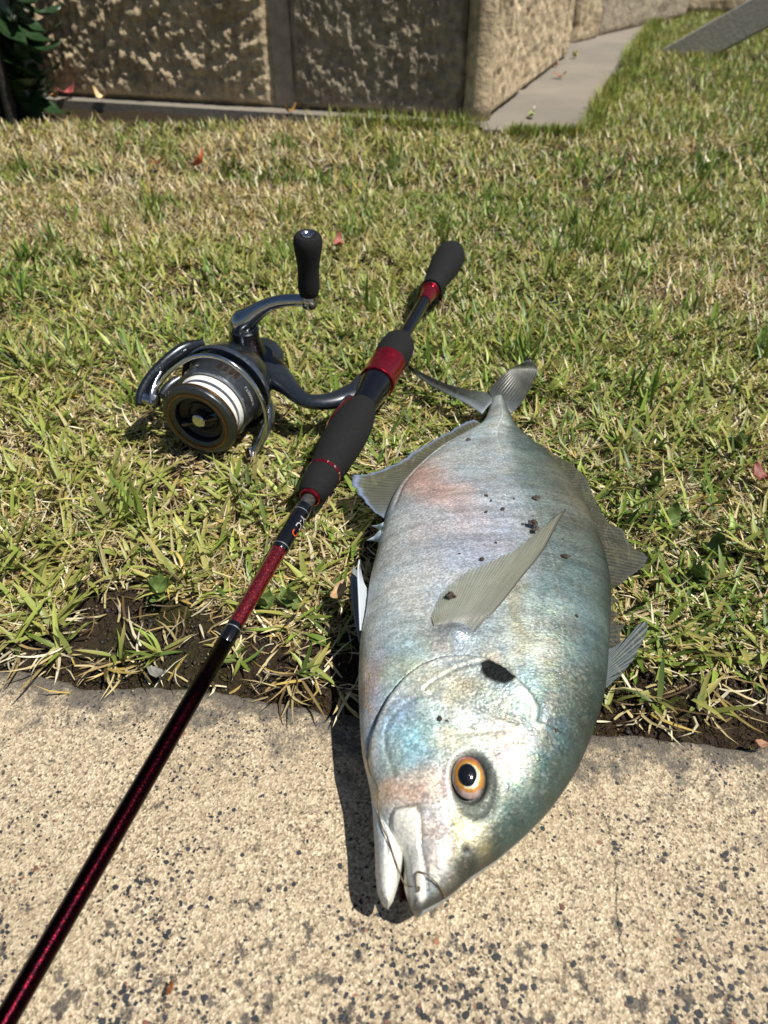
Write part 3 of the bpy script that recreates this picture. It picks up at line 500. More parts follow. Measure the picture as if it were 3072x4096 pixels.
# lower jaw, one shell with the body
yj = np.linspace(JAWL[0, 1] - .0002, .1420, 150); yj = yj[0] + (yj - yj[0]) ** 1.25 * (yj[-1] - yj[0]) ** -.25
jl = _sm1(np.interp(np.linspace(yj[0], yj[-1], 400), JAWL[:, 1], JAWL[:, 0]), 8); jr = _sm1(np.interp(np.linspace(yj[0], yj[-1], 400), JAWR[:, 1], JAWR[:, 0]), 8); yl = np.linspace(yj[0], yj[-1], 400)
x, y, z, t, s_, F = shell(yj, lambda q: np.interp(q, yl, jl), lambda q: np.interp(q, yl, jr), lambda q: np.interp(q, [.104, .106, .112, .122, .132, .142], [.003, .0060, .0084, .0092, .0075, .0030]), lambda q: np.interp(q, [.10, .13, .17], [.0175, .0205, .0245]), 70, 30)
z += np.where(s_ > 0, (fbm(x * 150, y * 70, 0, 3, 8) - .5) * .0012 - .0009 * np.exp(-((t + .15 - (y - .12) * 6) / .10) ** 2) * sm(y, .112, .125), 0) * sm(1 - np.abs(t), 0, .1)
cj = np.tile(lin((226, 224, 214)), (len(x), 1)); bl = np.clip(sm(-t, -.1, .6) * sm(y, .112, .13), 0, 1)[:, None] * .75; irr = (fbm(x * 200, y * 120, 0, 4, 3) - .5)[:, None]
cj = cj * (1 - bl) + bl * lin((192, 204, 214)) * (1 + irr * np.array([.9, .3, -.3])); cj *= 1 + irr * .35
cj = np.where((sm(y, .12, .135))[:, None] > 0, cj * (1 - .7 * sm(y, .12, .14)[:, None]) + .7 * sm(y, .12, .14)[:, None] * lin((204, 210, 214)), cj)
VV.append(np.c_[x, y, z]); FF += [[i + n0 for i in q] for q in F]; CC.append(np.c_[np.clip(cj, 0, 1), .15 + .5 * bl]); n0 += len(x)
def jaw_top(px, py):
    k = (s_ > 0) & (np.abs(y - py) < .0012) & (np.abs(x - px) < .0012); return float(z[k].max()) if k.any() else 0.
jawtop_pts = [jaw_top(*q) for q in LINE]
# mouth lining: a closed pink wedge between the jaws
gp = np.array(GAPE)[:, :2]; ce = gp.mean(0); R_ = resample(np.r_[gp, gp[:1]], 40)[:-1]
Vg = np.concatenate([np.c_[R_, np.full(39, .016)], np.c_[ce + (R_ - ce) * .6, np.full(39, .011)], np.c_[ce + (R_ - ce) * .1, np.full(39, .009)]]); Vg[:, 2] += np.where(Vg[:, 1] < .112, -.004, 0)
Fg = [list(q) for q in grid_faces(3, 39, True)] + [list(range(78, 117))]
VV.append(Vg); FF += [[i + n0 for i in q] for q in Fg]; CC.append(np.c_[np.tile(lin((150, 96, 84)), (len(Vg), 1)) * np.r_[np.ones(39), np.full(39, .6), np.full(39, .3)][:, None], np.zeros(len(Vg))])
body = mesh_obj('body', np.concatenate(VV), FF, M['skin'], fish, True, np.concatenate(CC), FISHORG)
bm = bmesh.new(); bm.from_mesh(body.data); bmesh.ops.recalc_face_normals(bm, faces=bm.faces); bm.to_mesh(body.data); bm.free()
# eye
def eye_frame():
    h = .004; cx, cy = EYE; gx = (ftop(cx + h, cy) - ftop(cx - h, cy)) / (2 * h); gy = (ftop(cx, cy + h) - ftop(cx, cy - h)) / (2 * h)
    n = np.array([-float(gx), -float(gy), 1.]); n /= np.linalg.norm(n); X = np.array([1., 0, 0]); X -= n * (X @ n); X /= np.linalg.norm(X); return X, np.cross(n, X), n
EX, EYV, EN = eye_frame(); EC = np.array([EYE[0], EYE[1], float(ftop(EYE[0], EYE[1]))]) - EN * .0018
def dome(name, a, b_, h, mat, parent, cols=None, lift=0., cen=(0, 0), nr=28, nt_=72):
    r = np.linspace(0, 1, nr)[1:]; th = np.linspace(0, 2 * np.pi, nt_, endpoint=False); RR, TH = np.meshgrid(r, th, indexing='ij'); RR = RR.ravel(); TH = TH.ravel()
    P = np.outer(RR * np.cos(TH) * a + cen[0], EX) + np.outer(RR * np.sin(TH) * b_ + cen[1], EYV) + np.outer(h * np.sqrt(np.clip(1 - RR ** 2 * .96, 0, 1)) + lift, EN) + EC
    V = np.r_[P, [EC + EN * (h + lift) + EX * cen[0] + EYV * cen[1]]]; F = [list(q) for q in grid_faces(nr - 1, nt_, True)] + [[len(V) - 1, j, (j + 1) % nt_] for j in range(nt_)]
    c = None if cols is None else np.r_[cols(RR, TH), cols(np.zeros(1), np.zeros(1))]
    return mesh_obj(name, V, F, mat, parent, True, c, FISHORG)
def iris_col(r, th):
    n = fbm(np.cos(th) * r * 7 + 9, np.sin(th) * r * 7 + 9, 0, 3, 5); base = np.array([lin(q) for q in [(206, 206, 196), (226, 216, 180), (196, 136, 34), (178, 120, 46), (112, 98, 78), (62, 64, 58)]])
    k = np.clip(r + (n - .5) * .22, 0, 1); c = np.stack([np.interp(k, [.0, .58, .65, .80, .91, 1.], base[:, i]) for i in range(3)], 1)
    ly = np.sin(th); pale = sm(-ly, .55, .95) * sm(r, .70, .8) * .65; pk = sm(ly, .45, .9) * sm(r, .80, .92) * .8
    c = c * (1 - pale[:, None]) + pale[:, None] * lin((200, 176, 172)); c = c * (1 - pk[:, None]) + pk[:, None] * lin((190, 92, 96)); n2 = fbm(th * 9, r * 3, 0, 3, 8); return c * (.45 + .55 * n + .55 * n2)[:, None]
b = NB('fish eye'); b.set(col=b.attr(), rough=.3, metal=.25, coat=1., coatr=.03); M['iris'] = b.m
M['pupil'] = simple('pupil black', (.004, .004, .005), .12, coat=1., coatr=.02)
eye = dome('eye', EYA, EYB, .0038, M['iris'], fish, iris_col)
dome('pupil', .0037, .0044, .0017, M['pupil'], eye, None, .0027, (-.0006, .0003), 14, 48)
# fins
def fin_mat(name, rough=.35, alpha=.9):
    b = NB(name); b.set(col=b.attr(), rough=rough, spec=.5, coat=.3, coatr=.2, alpha=alpha)
    tr = b.n('ShaderNodeBsdfTranslucent', ins={0: b.attr()}); mx = b.n('ShaderNodeMixShader', ins={0: .22, 1: b.b.outputs[0], 2: tr.outputs[0]}); b.l(mx.outputs[0], b.out.inputs[0]); return b.m
M['fin'] = fin_mat('fin membrane', .32, .60); M['finw'] = fin_mat('pale fin membrane', .3, .95); M['pec'] = fin_mat('pectoral membrane', .33, .40); _p = M['pec'].node_tree; _a = _p.nodes.new('ShaderNodeAttribute'); _a.attribute_name = 'Col'
_t = _p.nodes.new('ShaderNodeBsdfTransparent'); _x = _p.nodes.new('ShaderNodeMixShader'); _p.links.new(_a.outputs['Alpha'], _x.inputs[0]); _p.links.new(_t.outputs[0], _x.inputs[1]); _p.links.new(_p.nodes['Mix Shader'].outputs[0], _x.inputs[2]); _p.links.new(_x.outputs[0], _p.nodes['Material Output'].inputs[0]); _p.nodes['Principled BSDF'].inputs['Alpha'].default_value = 1.
def fin(name, base, outer, nray, nv, colf, mat, ridge=.00018, wave=0., last=None, surf=False, scal=0., thick=.0005, label=None):
    n = nray * 4 + 1; Bp = resample(base, n); Op = resample(outer, n); k = np.arange(n); ph = 2 * np.pi * k / 4.; w_ = np.linspace(0, 1, n)
    Op = Op + (Op - Bp) * ((vnoise(k * .9, 3.3, 0, 5) - .5) * .05)[:, None]
    if scal: Op = Op + (Op - Bp) * (np.maximum(np.cos(ph / 3), -.2) * scal)[:, None]
    v = np.linspace(0, 1, nv); P = Bp[None] + v[:, None, None] * (Op - Bp)[None]
    if last is not None:
        Lr = resample(last, nv); st = Bp[-1] + v[:, None] * (Op[-1] - Bp[-1]); P = P + (w_ ** 2.2)[None, :, None] * (Lr - st)[:, None, :]
    P = P.reshape(-1, P.shape[-1]); K = np.tile(k, nv); Vv = np.repeat(v, n); W_ = np.tile(w_, nv)
    if surf: z = ftop(P[:, 0], P[:, 1]) - .0006 + .0011 * sm(Vv, 0, .25) + (.0002 + .0022 * W_) * np.sin(Vv * 2.6) ; P = np.c_[P[:, :2], z]
    P[:, 2] += ridge * np.cos(2 * np.pi * K / 4.) * np.sin(np.clip(Vv * 3.2, 0, 1.57)) + wave * np.sin(W_ * 19 + Vv * 2) * Vv + wave * .6 * np.sin(W_ * 43 + 1) * Vv
    o = mesh_obj(name, P, grid_faces(nv, n), mat, fish, True, colf(W_, Vv, np.cos(2 * np.pi * K / 4.)), FISHORG); solidify(o, thick)
    if label: o['label'] = label
    return o
def cmix(a, b_, f): f = np.clip(f, 0, 1)[:, None]; return lin(a) * (1 - f) + lin(b_) * f
def col_anal(w_, v, c): q = cmix((124, 124, 106), (96, 98, 86), .5 - .5 * c) * (.8 + .5 * fbm(w_ * 60, v * 12, 0, 3, 3))[:, None]; q = q * (1 - sm(v, .80, .97)[:, None]) + sm(v, .80, .97)[:, None] * lin((168, 186, 222)); e = np.exp(-w_ / .05)[:, None] * .9; return q * (1 - e) + e * lin((186, 206, 226))
def col_dors(w_, v, c): q = cmix((98, 96, 82), (66, 68, 62), .5 - .5 * c) * (.7 + .6 * fbm(w_ * 50, v * 9, 0, 3, 13))[:, None]; e = sm(v, .9, 1.)[:, None] * .6; return q * (1 - e) + e * lin((120, 124, 130))
def col_caud(w_, v, c): q = cmix((66, 66, 60), (34, 37, 37), .5 - .5 * c) * (.75 + .5 * fbm(w_ * 30, v * 6, 0, 3, 23))[:, None]; e = np.exp(-v / .16)[:, None] * .75; return q * (1 - e) + e * lin((150, 160, 164))
def col_pel(w_, v, c): q = cmix((214, 222, 228), (140, 144, 146), (.5 - .5 * c) * .7); e = sm(v, .75, 1.)[:, None] * .35 * sm(w_, .2, .6)[:, None]; return q * (1 - e) + e * lin((150, 120, 110))
def col_pel2(w_, v, c): return cmix((170, 172, 170), (92, 92, 92), .35 + .35 * (.5 - .5 * c)) * (.75 + .5 * fbm(w_ * 12, v * 5, 0, 3, 3))[:, None]
def col_pec(w_, v, c): q = cmix((186, 188, 170), (112, 114, 98), (.5 - .5 * c) * .75 + .45 * w_ ** 3 - .1) * (.85 + .3 * fbm(w_ * 30, v * 8, 0, 3, 43))[:, None]; e = np.exp(-v / .12)[:, None] * .85; q = q * (1 - e) + e * lin((132, 138, 146)); d = sm(w_, .955, .995)[:, None] * .85; q = q * (1 - d) + d * lin((58, 56, 48)); al = np.clip(.30 + .34 * (.5 - .5 * c) + .30 * w_ ** 2 + .5 * sm(w_, .95, .99), 0, .95) * (1 - .6 * sm(v, .75, 1.) * (1 - w_)); return np.c_[q, al]
fin('anal_fin', np.array(ANALB), np.array(ANAL), 46, 14, col_anal, M['fin'], ridge=.00012, wave=.0006, scal=.045)
fin('second_dorsal_fin', np.array(DORSB), np.array(DORS), 52, 14, col_dors, M['fin'], ridge=.00012, wave=.0008, scal=.03)
fin('spiny_dorsal_fin', np.array(DSPB), np.array(DSP), 14, 10, col_dors, M['fin'], wave=.0003)
fin('folded_dorsal_spines', np.array(DSFB), np.array(DSF), 16, 18, lambda w_, v, c: cmix((138, 148, 150), (58, 66, 66), .5 - .5 * c), M['fin'], ridge=.0007, wave=.0012)
for nm, (A_, B_) in (('caudal_fin', CAUL), ('caudal_fin', CAUR)):
    A2, B2 = resample(A_, 24), resample(B_, 24); n = 49; w_ = np.linspace(0, 1, n); P = A2[:, None] * (1 - w_)[None, :, None] + B2[:, None] * w_[None, :, None]
    P[:, :, 2] += (.0020 * np.sin(w_ * np.pi) + .0002 * np.cos(w_ * 2 * np.pi * 12))[None]; Vv = np.repeat(np.linspace(0, 1, 24), n); W_ = np.tile(w_, 24)
    cq = col_caud(W_, Vv, np.cos(W_ * 2 * np.pi * 12)); 
    if A_ is CAUL[0]: e_ = (1 - sm(W_, .0, .35))[:, None] * .7; cq = cq * (1 - e_) + e_ * lin((186, 200, 210)); cq = np.where((sm(W_, .45, .7) * (Vv > .05))[:, None] > .99, cq * .85, cq)
    solidify(mesh_obj(nm, P.reshape(-1, 3), grid_faces(24, n), M['fin'], fish, True, cq, FISHORG), .0009)
fin('pectoral_fin', np.array(PECBASE), np.array(PECL), 44, 40, col_pec, M['pec'], ridge=.00012, last=np.array(PECR), surf=True, thick=.0004)
for nm, (A_, B_), cf in (('pelvic_fin', PEL1, col_pel), ('pelvic_fin', PEL2, col_pel2)):
    A2, B2 = resample(A_, 26), resample(B_, 26); n = 33; w_ = np.linspace(0, 1, n); P = A2[:, None] * (1 - w_)[None, :, None] + B2[:, None] * w_[None, :, None]
    P[:, :, 2] += (.0003 * np.cos(w_ * 2 * np.pi * 8) - .002 * w_)[None]; Vv = np.repeat(np.linspace(0, 1, 26), n); W_ = np.tile(w_, 26)
    solidify(mesh_obj(nm, P.reshape(-1, 3), grid_faces(26, n), M['finw'], fish, True, cf(W_, Vv, np.cos(W_ * 2 * np.pi * 8)), FISHORG), .0008)
M['spine'] = simple('pale blue spine', (.50, .60, .66), .3, var=.2, sc=500)
for tip, bs in ((ASP[0], ASP[1]), (ASP[2], ASP[3])):
    tip = np.array(tip); b0, b1 = np.array(bs[0]), np.array(bs[1]); m_ = (b0 + b1) / 2; wd = np.linalg.norm(b1 - b0) / 2; d_ = tip - m_
    tube('anal_spine', [m_ - d_ * .15, m_ + d_ * .12, m_ + d_ * .4, m_ + d_ * .7, tip], [wd, wd * .72, wd * .36, wd * .2, .0001], M['spine'], fish, FISHORG, 12, .6, cnt=14)
# soil crumbs stuck on the fish
M['crumb'] = simple('dark soil crumb', (.035, .024, .016), .6, var=.6, sc=900, bump=.001)
r_ = np.random.default_rng(12)
sizes = {3: .0024, 6: .0026, 7: .0020, 11: .0024, 12: .0022, 10: .0015, 4: .0015, 0: .0012, 16: .0014, 21: .0018}
for i, (cx, cy) in enumerate(CRUMBS):
    s = sizes.get(i, r_.uniform(.0006, .0011)); bm = bmesh.new(); bmesh.ops.create_icosphere(bm, subdivisions=2, radius=1.)
    for vv in bm.verts: vv.co *= r_.uniform(.65, 1.25); vv.co.x *= s * r_.uniform(.9, 1.1); vv.co.y *= s * .75; vv.co.z *= s * .42
    me = bpy.data.meshes.new('soil_crumb'); bm.to_mesh(me); bm.free(); me.materials.append(M['crumb'])
    o = bpy.data.objects.new('soil_crumb', me); COL.objects.link(o); z = float(ftop(cx, cy)) + float(fish_disp(np.array([cx]), np.array([cy]))[0]) + s * .2 + (.0022 if i in (6, 7, 11) else 0); o.location = (cx, cy, z); o.rotation_euler.z = r_.uniform(0, 6)
    tag(o, {3: 'biggest dark soil crumb on the upper flank, near the pectoral fin tip', 11: 'dark soil blob near the base of the pectoral fin', 6: 'dark glossy soil lump beside the pectoral fin edge', 16: 'larger of the two dark crumbs on the cheek above the eye', 17: 'smaller of the two dark crumbs on the cheek above the eye', 18: 'lone dark crumb on the forehead below the eye', 19: 'tiny crumb on the nape between gill cover and back', 20: 'crumb on the upper back, level with the folded dorsal spines', 21: 'dark crumb near the tail beside the anal fin base', 12: 'elongated crumb right of the pectoral fin', 15: 'tiny crumb touching the elongated one right of the pectoral fin', 10: 'brown crumb just left of the pectoral fin', 9: 'small crumb farther left of the pectoral fin, towards the belly'}.get(i, 'small dark soil crumb on the flank between pectoral fin tip and tail'), 'crumb', 'soil crumbs on the fish')
# fishing line in the mouth
M['leader'] = simple('olive fishing line', (.12, .085, .03), .35, var=.3, sc=400)
L_ = np.array(LINE); zz = ftop(L_[:, 0], L_[:, 1]); jawz = np.array(jawtop_pts); z = np.where(np.arange(len(L_)) < 9, np.maximum(jawz, np.where(inpoly(L_[:, 0], L_[:, 1], [tuple(q) for q in OUTL] + [tuple(q) for q in OUTR[::-1]]), zz, 0)) + .0007, zz + .0022)
z[9] = .024
tag(tube('fishing_line', np.c_[L_, z], .00028, M['leader'], None, None, 8, cnt=160), 'thin olive leader line trailing down the jaw into the open mouth', 'fishing line')
# ------------------------------------------------------------------ rod
RA, RB = np.array([.0601, .6673, .040]), np.array([-.1009, .1538, .012]); RL = np.linalg.norm(RB - RA); AX = (RB - RA) / RL
def rp(s): return RA + AX * s
M['eva'] = simple('black foam grip', (.0075, .0075, .008), .85, var=.35, sc=1500, bump=.0009, spec=.3)
M['gloss'] = simple('gloss black lacquer', (.004, .004, .005), .14, var=.3, sc=200, coat=.35, coatr=.04)
M['anod'] = simple('red anodised aluminium', (.36, .008, .022), .24, .85, var=.12, sc=600, coat=.5, coatr=.1)
M['chrome'] = simple('polished chrome', (.55, .56, .58), .12, 1., var=.1, sc=300)
b = NB('red flake lacquer'); v = b.coord(); fl = b.voro(v, 2600, 'Color'); fk = b.n('ShaderNodeSeparateColor', ins={0: fl}).outputs[0]
b.set(col=b.mix(b.ramp(fk, [(.86, 0.), (.95, 1.)]), (.10, .0015, .006), (.6, .05, .04)), rough=.32, metal=.55, coat=1., coatr=.04); M['redblank'] = b.m
b = NB('dark red carbon blank'); v = b.coord(); fk = b.n('ShaderNodeSeparateColor', ins={0: b.voro(v, 1500, 'Color')}).outputs[0]
b.set(col=b.mix(b.ramp(fk, [(.3, 0.), (.9, 1.)]), (.005, .001, .002), (.026, .0015, .004)), rough=.28, metal=1., coat=.05); b.bump(b.noise(v, 900, 3), .25, .0004); M['blank'] = b.m
M['silver'] = simple('silver trim', (.6, .6, .6), .3, .9)
rod = thing('fishing_rod', 'black and dark red fishing rod running from lawn to lower left corner', 'fishing rod', tuple(rp(.25) * np.array([1, 1, 0])))
RO = tuple(rod.location)
def rl(name, prof, mat, n=48, **k): return lathe(name, RA, AX, prof, mat, rod, RO, n, **k)
rl('butt_grip', [(-.0265, .0004), (-.0262, .004), (-.025, .0080), (-.021, .0115), (-.014, .0138), (-.004, .0146), (.008, .0144), (.022, .0130), (.040, .0108), (.055, .0096), (.060, .0094), (.0612, .0088), (.0612, .004)], M['eva'])
rl('butt_ring', [(.0606, .004), (.0606, .0080), (.0640, .0080), (.0640, .004)], M['gloss'])
rl('butt_ring', [(.0640, .004), (.0640, .0078), (.0648, .0081), (.0655, .0078), (.0662, .0066), (.083, .0056), (.0855, .0054), (.0855, .003)], M['anod'])
rl('rear_tube', [(.0850, .002), (.0850, .0049), (.155, .0049), (.155, .002)], M['gloss'])
rl('rear_grip', [(.1535, .0045), (.1538, .0065), (.1560, .0098), (.162, .0126), (.170, .0136), (.179, .0137), (.186, .0132), (.1890, .0124), (.1890, .006)], M['eva'])
rl('lock_ring', [(.1885, .006), (.1885, .0124), (.1892, .0130), (.1905, .0131), (.191, .0129), (.2165, .0133), (.2188, .0136), (.2200, .0132), (.2200, .006)], M['anod'])
rl('reel_seat', [(.2185, .004), (.2185, .0120), (.226, .0118), (.245, .0096), (.265, .0080), (.300, .0080), (.300, .004)], M['gloss'])
# fore grip is cut away at a slant towards the reel side
V, F = lathe_vf(RA, AX, [(.2405, .001), (.2408, .003), (.243, .0055), (.249, .0088), (.258, .0116), (.270, .0136), (.284, .0142), (.297, .0138), (.310, .0124), (.3225, .0108), (.3258, .0105), (.3258, .006)], 64)
REEL_S = np.array([-.9529, .2949, .0711])
t_ = (V - RA) @ AX; q_ = (V - RA - np.outer(t_, AX)) @ REEL_S; cut = np.clip((.262 - t_) / .022, 0, 1) * .014; lim = .0138 - cut; V = V - np.outer(np.maximum(q_ - lim, 0) * (t_ < .285), REEL_S)
o = mesh_obj('fore_grip', V, F, M['eva'], rod, True, None, RO); autosharp(o, 50)
lathe('hood_ring', RA + REEL_S * .0062, AX, [(.2480, .002), (.2485, .0060), (.2560, .0084), (.2700, .0098), (.2820, .0096), (.2930, .0075), (.2960, .002)], M['anod'], rod, RO, 40)
rl('grip_ring', [(.3258, .006), (.3258, .0107), (.3280, .0106), (.3280, .006)], M['anod'])
rl('front_grip', [(.3280, .006), (.3280, .0104), (.334, .0103), (.341, .0098), (.3465, .0087), (.3495, .0070), (.3502, .0050), (.3502, .004)], M['eva'])
rl('trim_ring', [(.3495, .0042), (.3495, .0064), (.3512, .0064), (.3518, .0058), (.3516, .0046), (.3500, .0044)], M['anod'])
rl('winding_check', [(.3490, .002), (.3490, .0042), (.3605, .0041), (.3605, .002)], simple('dusty dark rubber', (.03, .028, .025), .7, var=.8, sc=500))
rl('collar', [(.3590, .002), (.3590, .0044), (.3612, .0049), (.366, .0049), (.385, .0049), (.392, .0050), (.3960, .0049), (.3972, .0045), (.3972, .002)], M['gloss'])
for s_ in (.3650, .3942): rl('silver_wrap', [(s_, .0045), (s_, .0051), (s_ + .0006, .0051), (s_ + .0006, .0045)], M['silver'])
rl('red_section', [(.3965, .002), (.3965, .0043), (.4520, .0039), (.4520, .002)], M['redblank'])
rl('collar', [(.4512, .002), (.4512, .0040), (.4522, .0042), (.457, .0042), (.4625, .0041), (.4635, .0037), (.4635, .002)], M['gloss'])
rl('silver_wrap', [(.4540, .0038), (.4540, .00435), (.4546, .00435), (.4546, .0038)], M['silver'])
SS = [.4620, .50, .54, .58, .62, .66, .70, .76, .9, 1.2, 1.7]; P = np.array([rp(s_) for s_ in SS]); P[:, 2] = np.maximum(P[:, 2], [.0, 0, 0, 0, .0076, .0062, .0056, .0052, .0050, .0045, .0040])
PR = np.c_[P, [.0039, .0040, .0041, .0041, .0040, .0039, .0037, .0034, .0030, .0022, .0013]]; V, F = tube_vf(PR[:, :3], PR[:, 3], 40); mesh_obj('blank', V, F, M['blank'], rod, True, None, RO)
# lettering
M['print'] = simple('white print', (.42, .42, .42), .5, var=.05)
M['orange'] = simple('orange print', (.75, .08, .02), .4, var=.1)
def text_mesh(txt, size):
    cu = bpy.data.curves.new('txt', 'FONT'); cu.body = txt; cu.size = size; cu.align_x = 'CENTER'; cu.align_y = 'CENTER'; cu.resolution_u = 3
    o = bpy.data.objects.new('txt', cu); COL.objects.link(o); dg = bpy.context.evaluated_depsgraph_get(); me = bpy.data.meshes.new_from_object(o.evaluated_get(dg))
    bm = bmesh.new(); bm.from_mesh(me); bmesh.ops.triangulate(bm, faces=bm.faces); V = np.array([tuple(q.co) for q in bm.verts]); F = [[q.index for q in f.verts] for f in bm.faces]; bm.free()
    bpy.data.objects.remove(o); bpy.data.curves.remove(cu); bpy.data.meshes.remove(me); return V, F
def wrap(V, o, d, x, y, R, t0, ang, along='axis', flip=1):
    """lay flat print (V) round a cylinder: text x runs along the axis or round the girth"""
    if along == 'axis': t = t0 + V[:, 0] * flip; th = ang + V[:, 1] * flip / R
    else: t = t0 + V[:, 1] * flip; th = ang + V[:, 0] * flip / R
    return np.asarray(o) + np.outer(t, d) + R * (np.outer(np.cos(th), x) + np.outer(np.sin(th), y))
UPR = np.array([0, 0, 1.]) - AX * AX[2]; UPR /= np.linalg.norm(UPR); SIDE = np.cross(UPR, AX); SIDE *= np.sign(SIDE[0])   # +x side of the rod
V, F = text_mesh('D-Y', .0062); mesh_obj('lettering', wrap(V, RA, AX, SIDE, UPR, .00505, .3745, .55, 'axis', -1), F, M['print'], rod, False, None, RO)
V, F = text_mesh('C', .0058); mesh_obj('emblem', wrap(V, RA, AX, SIDE, UPR, .00505, .3838, .55, 'axis', -1), F, M['orange'], rod, False, None, RO)
for ch, ang in (('T', 1.25), ('R', .75), ('E', .25)):
    V, F = text_mesh(ch, .0022); mesh_obj('lettering', wrap(V, RA, AX, SIDE, UPR, 0.01078, .3269, ang, 'girth', -1), F, M['print'], rod, False, None, RO)

# ------------------------------------------------------------------ reel
OS = np.array([-.1239, .4044, .031]); A_, S_v, U_v = AX, np.array([-.9529, .2949, .0711]), np.array([.0524, -.0707, .9961])
def W(l): l = np.atleast_2d(np.asarray(l, float)); r = OS + np.outer(l[:, 0], A_) + np.outer(l[:, 1], S_v) + np.outer(l[:, 2], U_v); return r
RE = (OS[0], OS[1], 0.)
reel = thing('spinning_reel', 'dark blue-grey spinning reel with white line, mounted on the rod', 'fishing reel', RE)
M['gun'] = simple('gunmetal blue paint', (.038, .044, .052), .25, .8, var=.12, sc=900, coat=.6, coatr=.1)
M['gun2'] = simple('matt blue black paint', (.020, .026, .034), .34, .4, var=.12, sc=900, coat=.4, coatr=.18)
M['satin'] = simple('satin steel blue', (.20, .225, .26), .22, .9, var=.1, sc=600)
M['bright'] = simple('smoked chrome', (.40, .41, .42), .10, 1., var=.08, sc=300)
M['skirt'] = simple('satin graphite', (.085, .09, .092), .32, .8, var=.1, sc=900)
M['black'] = simple('matt black plastic', (.008, .008, .009), .4, var=.2, sc=500)
M['gold'] = simple('copper gold line', (.26, .11, .02), .3, .9, var=.1)
b = NB('wound white braid'); v = b.coord(); nz = b.noise(v, 700, 4); b.set(col=b.mix(nz, (.62, .61, .55), (.86, .84, .78)), rough=.75, spec=.3); b.bump(nz, .5, .0006); M['braid'] = b.m
def rlx(name, prof, mat, parent=None, n=72, o=(0, 0, 0), d=None, **k): return lathe(name, W(o)[0], A_ if d is None else d, prof, mat, parent or reel, RE, n, **k)
spool = rlx('spool', [(-.0445, .010), (-.0445, .0268), (-.040, .0275), (-.030, .0274), (-.0200, .0268), (-.0186, .0266), (-.0180, .0258), (-.0176, .0240), (-.0170, .0190), (-.004, .0190), (-.0040, .0240), (-.0034, .0262), (-.0005, .0268), (.0012, .0262), (.0022, .0246), (.0026, .0224), (.0022, .0200), (.0016, .0178), (.0010, .0172), (-.005, .0168), (-.0052, .002)], M['skirt'])
rlx('spool_ring', [(-.0178, .0255), (-.0178, .0266), (-.0186, .0271), (-.0194, .0270), (-.0194, .0255)], M['satin'], spool)
rr_ = np.linspace(-.0172, -.0045, 60)
rlx('wound_line', [(-.0176, .0185)] + [(q, .0240 + .0010 * math.sin((q + .0045) / .0127 * 3.14) - .00012 * (i % 2) + .0003 * math.sin(q * 1700)) for i, q in enumerate(rr_)] + [(-.0042, .0185)], M['braid'], spool, sharp=70, ring=True)
rlx('gold_line', [(-.0030, .0255), (-.0030, .02690), (-.0022, .02705), (-.0016, .0269), (-.0016, .0255)], M['gold'], spool, ring=True)
rlx('gold_line', [(.0018, .0207), (.0029, .0207), (.0031, .0212), (.0028, .0217), (.0018, .0217)], M['gold'], spool, ring=True)
drag = rlx('drag_knob', [(-.0052, .0165), (-.0030, .0160), (-.0036, .0150), (-.0046, .0130), (-.0046, .0118), (-.0034, .0112), (-.0034, .0102), (-.0048, .0090), (-.0048, .0058), (-.0030, .0050), (-.0022, .0046), (-.0006, .0040), (-.0006, .0008)], M['black'], None)
rlx('drag_hub', [(-.003, .0052), (.0012, .0048), (.0018, .0040), (.0018, .0008)], M['chrome'], drag, 40)
for ang, ln in ((158, .0155), (-30, .0165)):
    c_, s_ = math.cos(math.radians(ang)), math.sin(math.radians(ang)); dv = c_ * S_v + s_ * U_v; pv = -s_ * S_v + c_ * U_v; c0 = W((-.0015, 0, 0))[0]; V = []
    for q, wd, h in ((.003, .0012, .0030), (.008, .0019, .0034), (ln, .0031, .0020)):
        for sgn, hh in ((-1, 0), (-.35, h), (.35, h), (1, 0)): V.append(c0 + dv * q + pv * wd * sgn + A_ * hh)
    F = [[i * 4 + j, i * 4 + j + 1, i * 4 + 5 + j, i * 4 + 4 + j] for i in range(2) for j in range(3)] + [[0, 1, 2, 3], [11, 10, 9, 8], [3, 0, 4, 7], [7, 4, 8, 11]]
    o = mesh_obj('drag_blade', V, F, M['gun'], drag, False, None, RE); autosharp(o)
# skirt ports, emblem and print
for k, ang in enumerate((99, 108.5, 117.5, 126, 62 - 28, 53 - 28)):
    c_, s_ = math.cos(math.radians(ang)), math.sin(math.radians(ang)); nv = c_ * S_v + s_ * U_v; tv = -s_ * S_v + c_ * U_v; c0 = W((-.0285, 0, 0))[0] + nv * .0272
    for nm, R1, R2, off, mt in (('port_rim', .0036, .0016, .0002, M['gold']), ('port', .0032, .0012, .0004, M['black'])):
        th = np.linspace(0, 6.283, 20, endpoint=False); ring = np.outer(np.sign(np.cos(th)) * np.abs(np.cos(th)) ** .6 * R1, A_) + np.outer(np.sin(th) * R2, tv)
        V = np.r_[c0 + ring + nv * off, c0 + ring - nv * .001]; mesh_obj(nm, V, [list(range(20))] + [[i, (i + 1) % 20, 20 + (i + 1) % 20, 20 + i] for i in range(20)], mt, spool, False, None, RE)
V, F = text_mesh('LT2000S-P', .0033); mesh_obj('lettering', wrap(V, OS, A_, S_v, U_v, .02755, -.0262, math.radians(160), 'girth', 1), F, M['print'], spool, False, None, RE)
lv = []; lf = []
